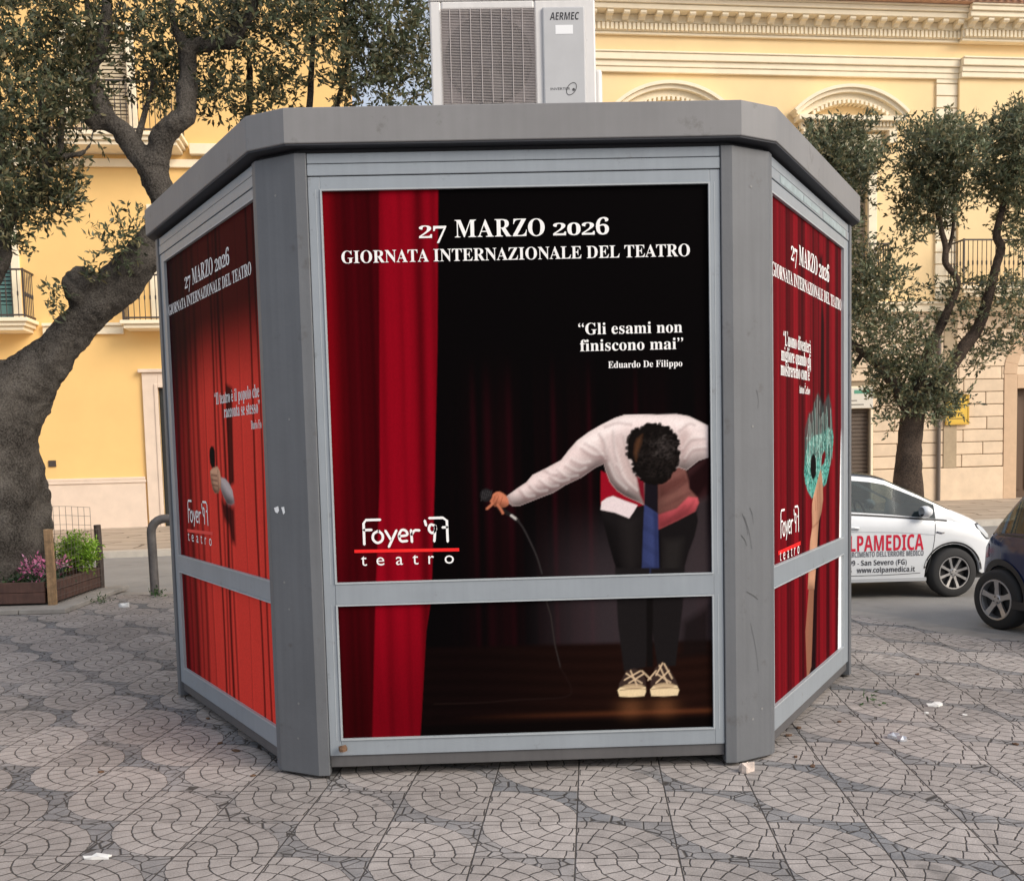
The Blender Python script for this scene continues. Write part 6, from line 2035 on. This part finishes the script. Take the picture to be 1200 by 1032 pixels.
scrap('crumpled_tissue', (1.1943, -0.1201), .035, .05, mat('stained_tissue', (.55, .47, .42), .8, var=.3, scale=40), 'crumpled stained tissue at the foot of a kiosk pillar', 'litter', 2, 11, 1.3)
scrap('foil_scrap', (2.2413, 0.4511), .035, .03, M['foil'], 'larger shiny silver foil scrap on the open paving', 'litter', 3, 9, 1.2, group='bits of foil on the paving')
scrap('foil_scrap', (2.2675, 0.3727), .03, .025, M['foil'], 'smaller silver foil scrap touching the larger foil scrap', 'litter', 4, 8, 1.2, group='bits of foil on the paving')
scrap('paper_scrap', (2.8105, 1.1723), .04, .018, M['litter'], 'largest of three white torn paper bits on the paving', 'litter', 5, 9, 1.4, group='torn paper bits on the paving')
scrap('paper_scrap', (2.6653, 0.9814), .018, .010, M['litter'], 'tiny white paper bit in front of the largest torn paper', 'litter', 6, 7, 1.0, group='torn paper bits on the paving')
scrap('paper_scrap', (2.8884, 0.9091), .02, .010, M['litter'], 'tiny white paper bit farthest from the kiosk', 'litter', 7, 7, 1.3, group='torn paper bits on the paving')
scrap('crumpled_paper', (-4.6889, 7.1527), .06, .05, M['litter'], 'crumpled white paper on the paving beside the planter kerb', 'litter', 8, 10, 1.4)
scrap('dry_leaf', (-1.03, -.035), .03, .03, M['drybrown'], 'brown dry leaf clump caught on the lower corner of the front poster frame', 'leaf', 9, 9, 1.0, z=.165)
P_ = [(-2.4747, 0.2512), (-1.9222, 0.7931), (-1.7817, 0.6073), (-1.5587, 0.0914), (-2.1664, 1.4376), (1.6293, 0.5605), (1.5401, 0.1172), (1.6334, 0.8024), (1.5813, -0.0673), (2.0936, 0.337), (3.0902, 2.1423), (2.8804, 0.2296), (2.0373, 0.8386), (1.7431, 0.7271)]
for k, q in enumerate(P_):
    scrap('fallen_leaf', q, .013 + .004 * (k % 3), .006, M['drybrown'], 'small dark dry leaf fallen on the paving round the kiosk', 'leaf', 20 + k, 7, 1.5, k * 1.3, 'dry leaves scattered round the kiosk')
# peeled sticker on the pillar, part of the kiosk
mb = MB()
v0 = Vector(HEXV[0]); a0 = (Vector(HEXV[5]) - v0).normalized(); c0 = (Vector(HEXV[1]) - v0).normalized()
A_, B_ = v0 + a0 * KT, v0 + c0 * KT
nn_ = Vector((-.5, -.866))
def pil(t, z, o=.0125):
    q = A_ + (B_ - A_) * t + nn_ * o
    return (q.x, q.y, z)
for q in ([(.10, 1.515), (.22, 1.525), (.24, 1.50), (.19, 1.485), (.13, 1.492)], [(.30, 1.518), (.38, 1.522), (.40, 1.49), (.35, 1.478)]):
    mb.add([pil(*w) for w in q], [tuple(range(len(q)))])
mb.build('sticker_remains', M['white_paper'], kiosk, fix=False)

# screws and scratches on the pillars
def pilr(i, t, z, o=.0127):
    v = Vector(HEXV[i]); a = v + (Vector(HEXV[i - 1]) - v).normalized() * KT; c = v + (Vector(HEXV[(i + 1) % 6]) - v).normalized() * KT
    n = v.normalized(); q = a + (c - a) * t + n * o
    return (q.x, q.y, z)
rs = random.Random(8)
for i, spots_ in ((0, ((.5, .22), (.55, .42), (.3, 1.1), (.62, 2.0), (.4, .95), (.5, 3.2))), (1, ((.72, .30), (.5, 1.9), (.45, .25), (.5, 3.2)))):
    for t, z in spots_:
        mb = MB(); mb.add([pilr(i, t + .03 * math.cos(k * .785), z + .007 * math.sin(k * .785)) for k in range(8)], [tuple(range(8))])
        mb.build('rivet', M['alu_dull'], kiosk, fix=False)
mb = MB()
for (t0, z0, t1, z1) in ((.30, .98, .62, .93), (.40, .80, .62, .52), (.18, 1.42, .34, 1.30), (.25, 1.40, .45, 1.22), (.40, 1.45, .50, 1.36), (.15, 1.30, .30, 1.24), (.62, 2.1, .66, 2.0)):
    P0, P1 = (t0, z0), (t1, z1)
    mid_ = ((t0 + t1) / 2 + .03, (z0 + z1) / 2)
    ribbon(mb, [tuple(q) for q in smooth_path([P0, mid_, P1], 4)], .006, lambda t, z: pilr(1, t, z, .0126))
mb.build('scratches', mat('scratch_grey', (.075, .078, .082), .7), kiosk, fix=False)
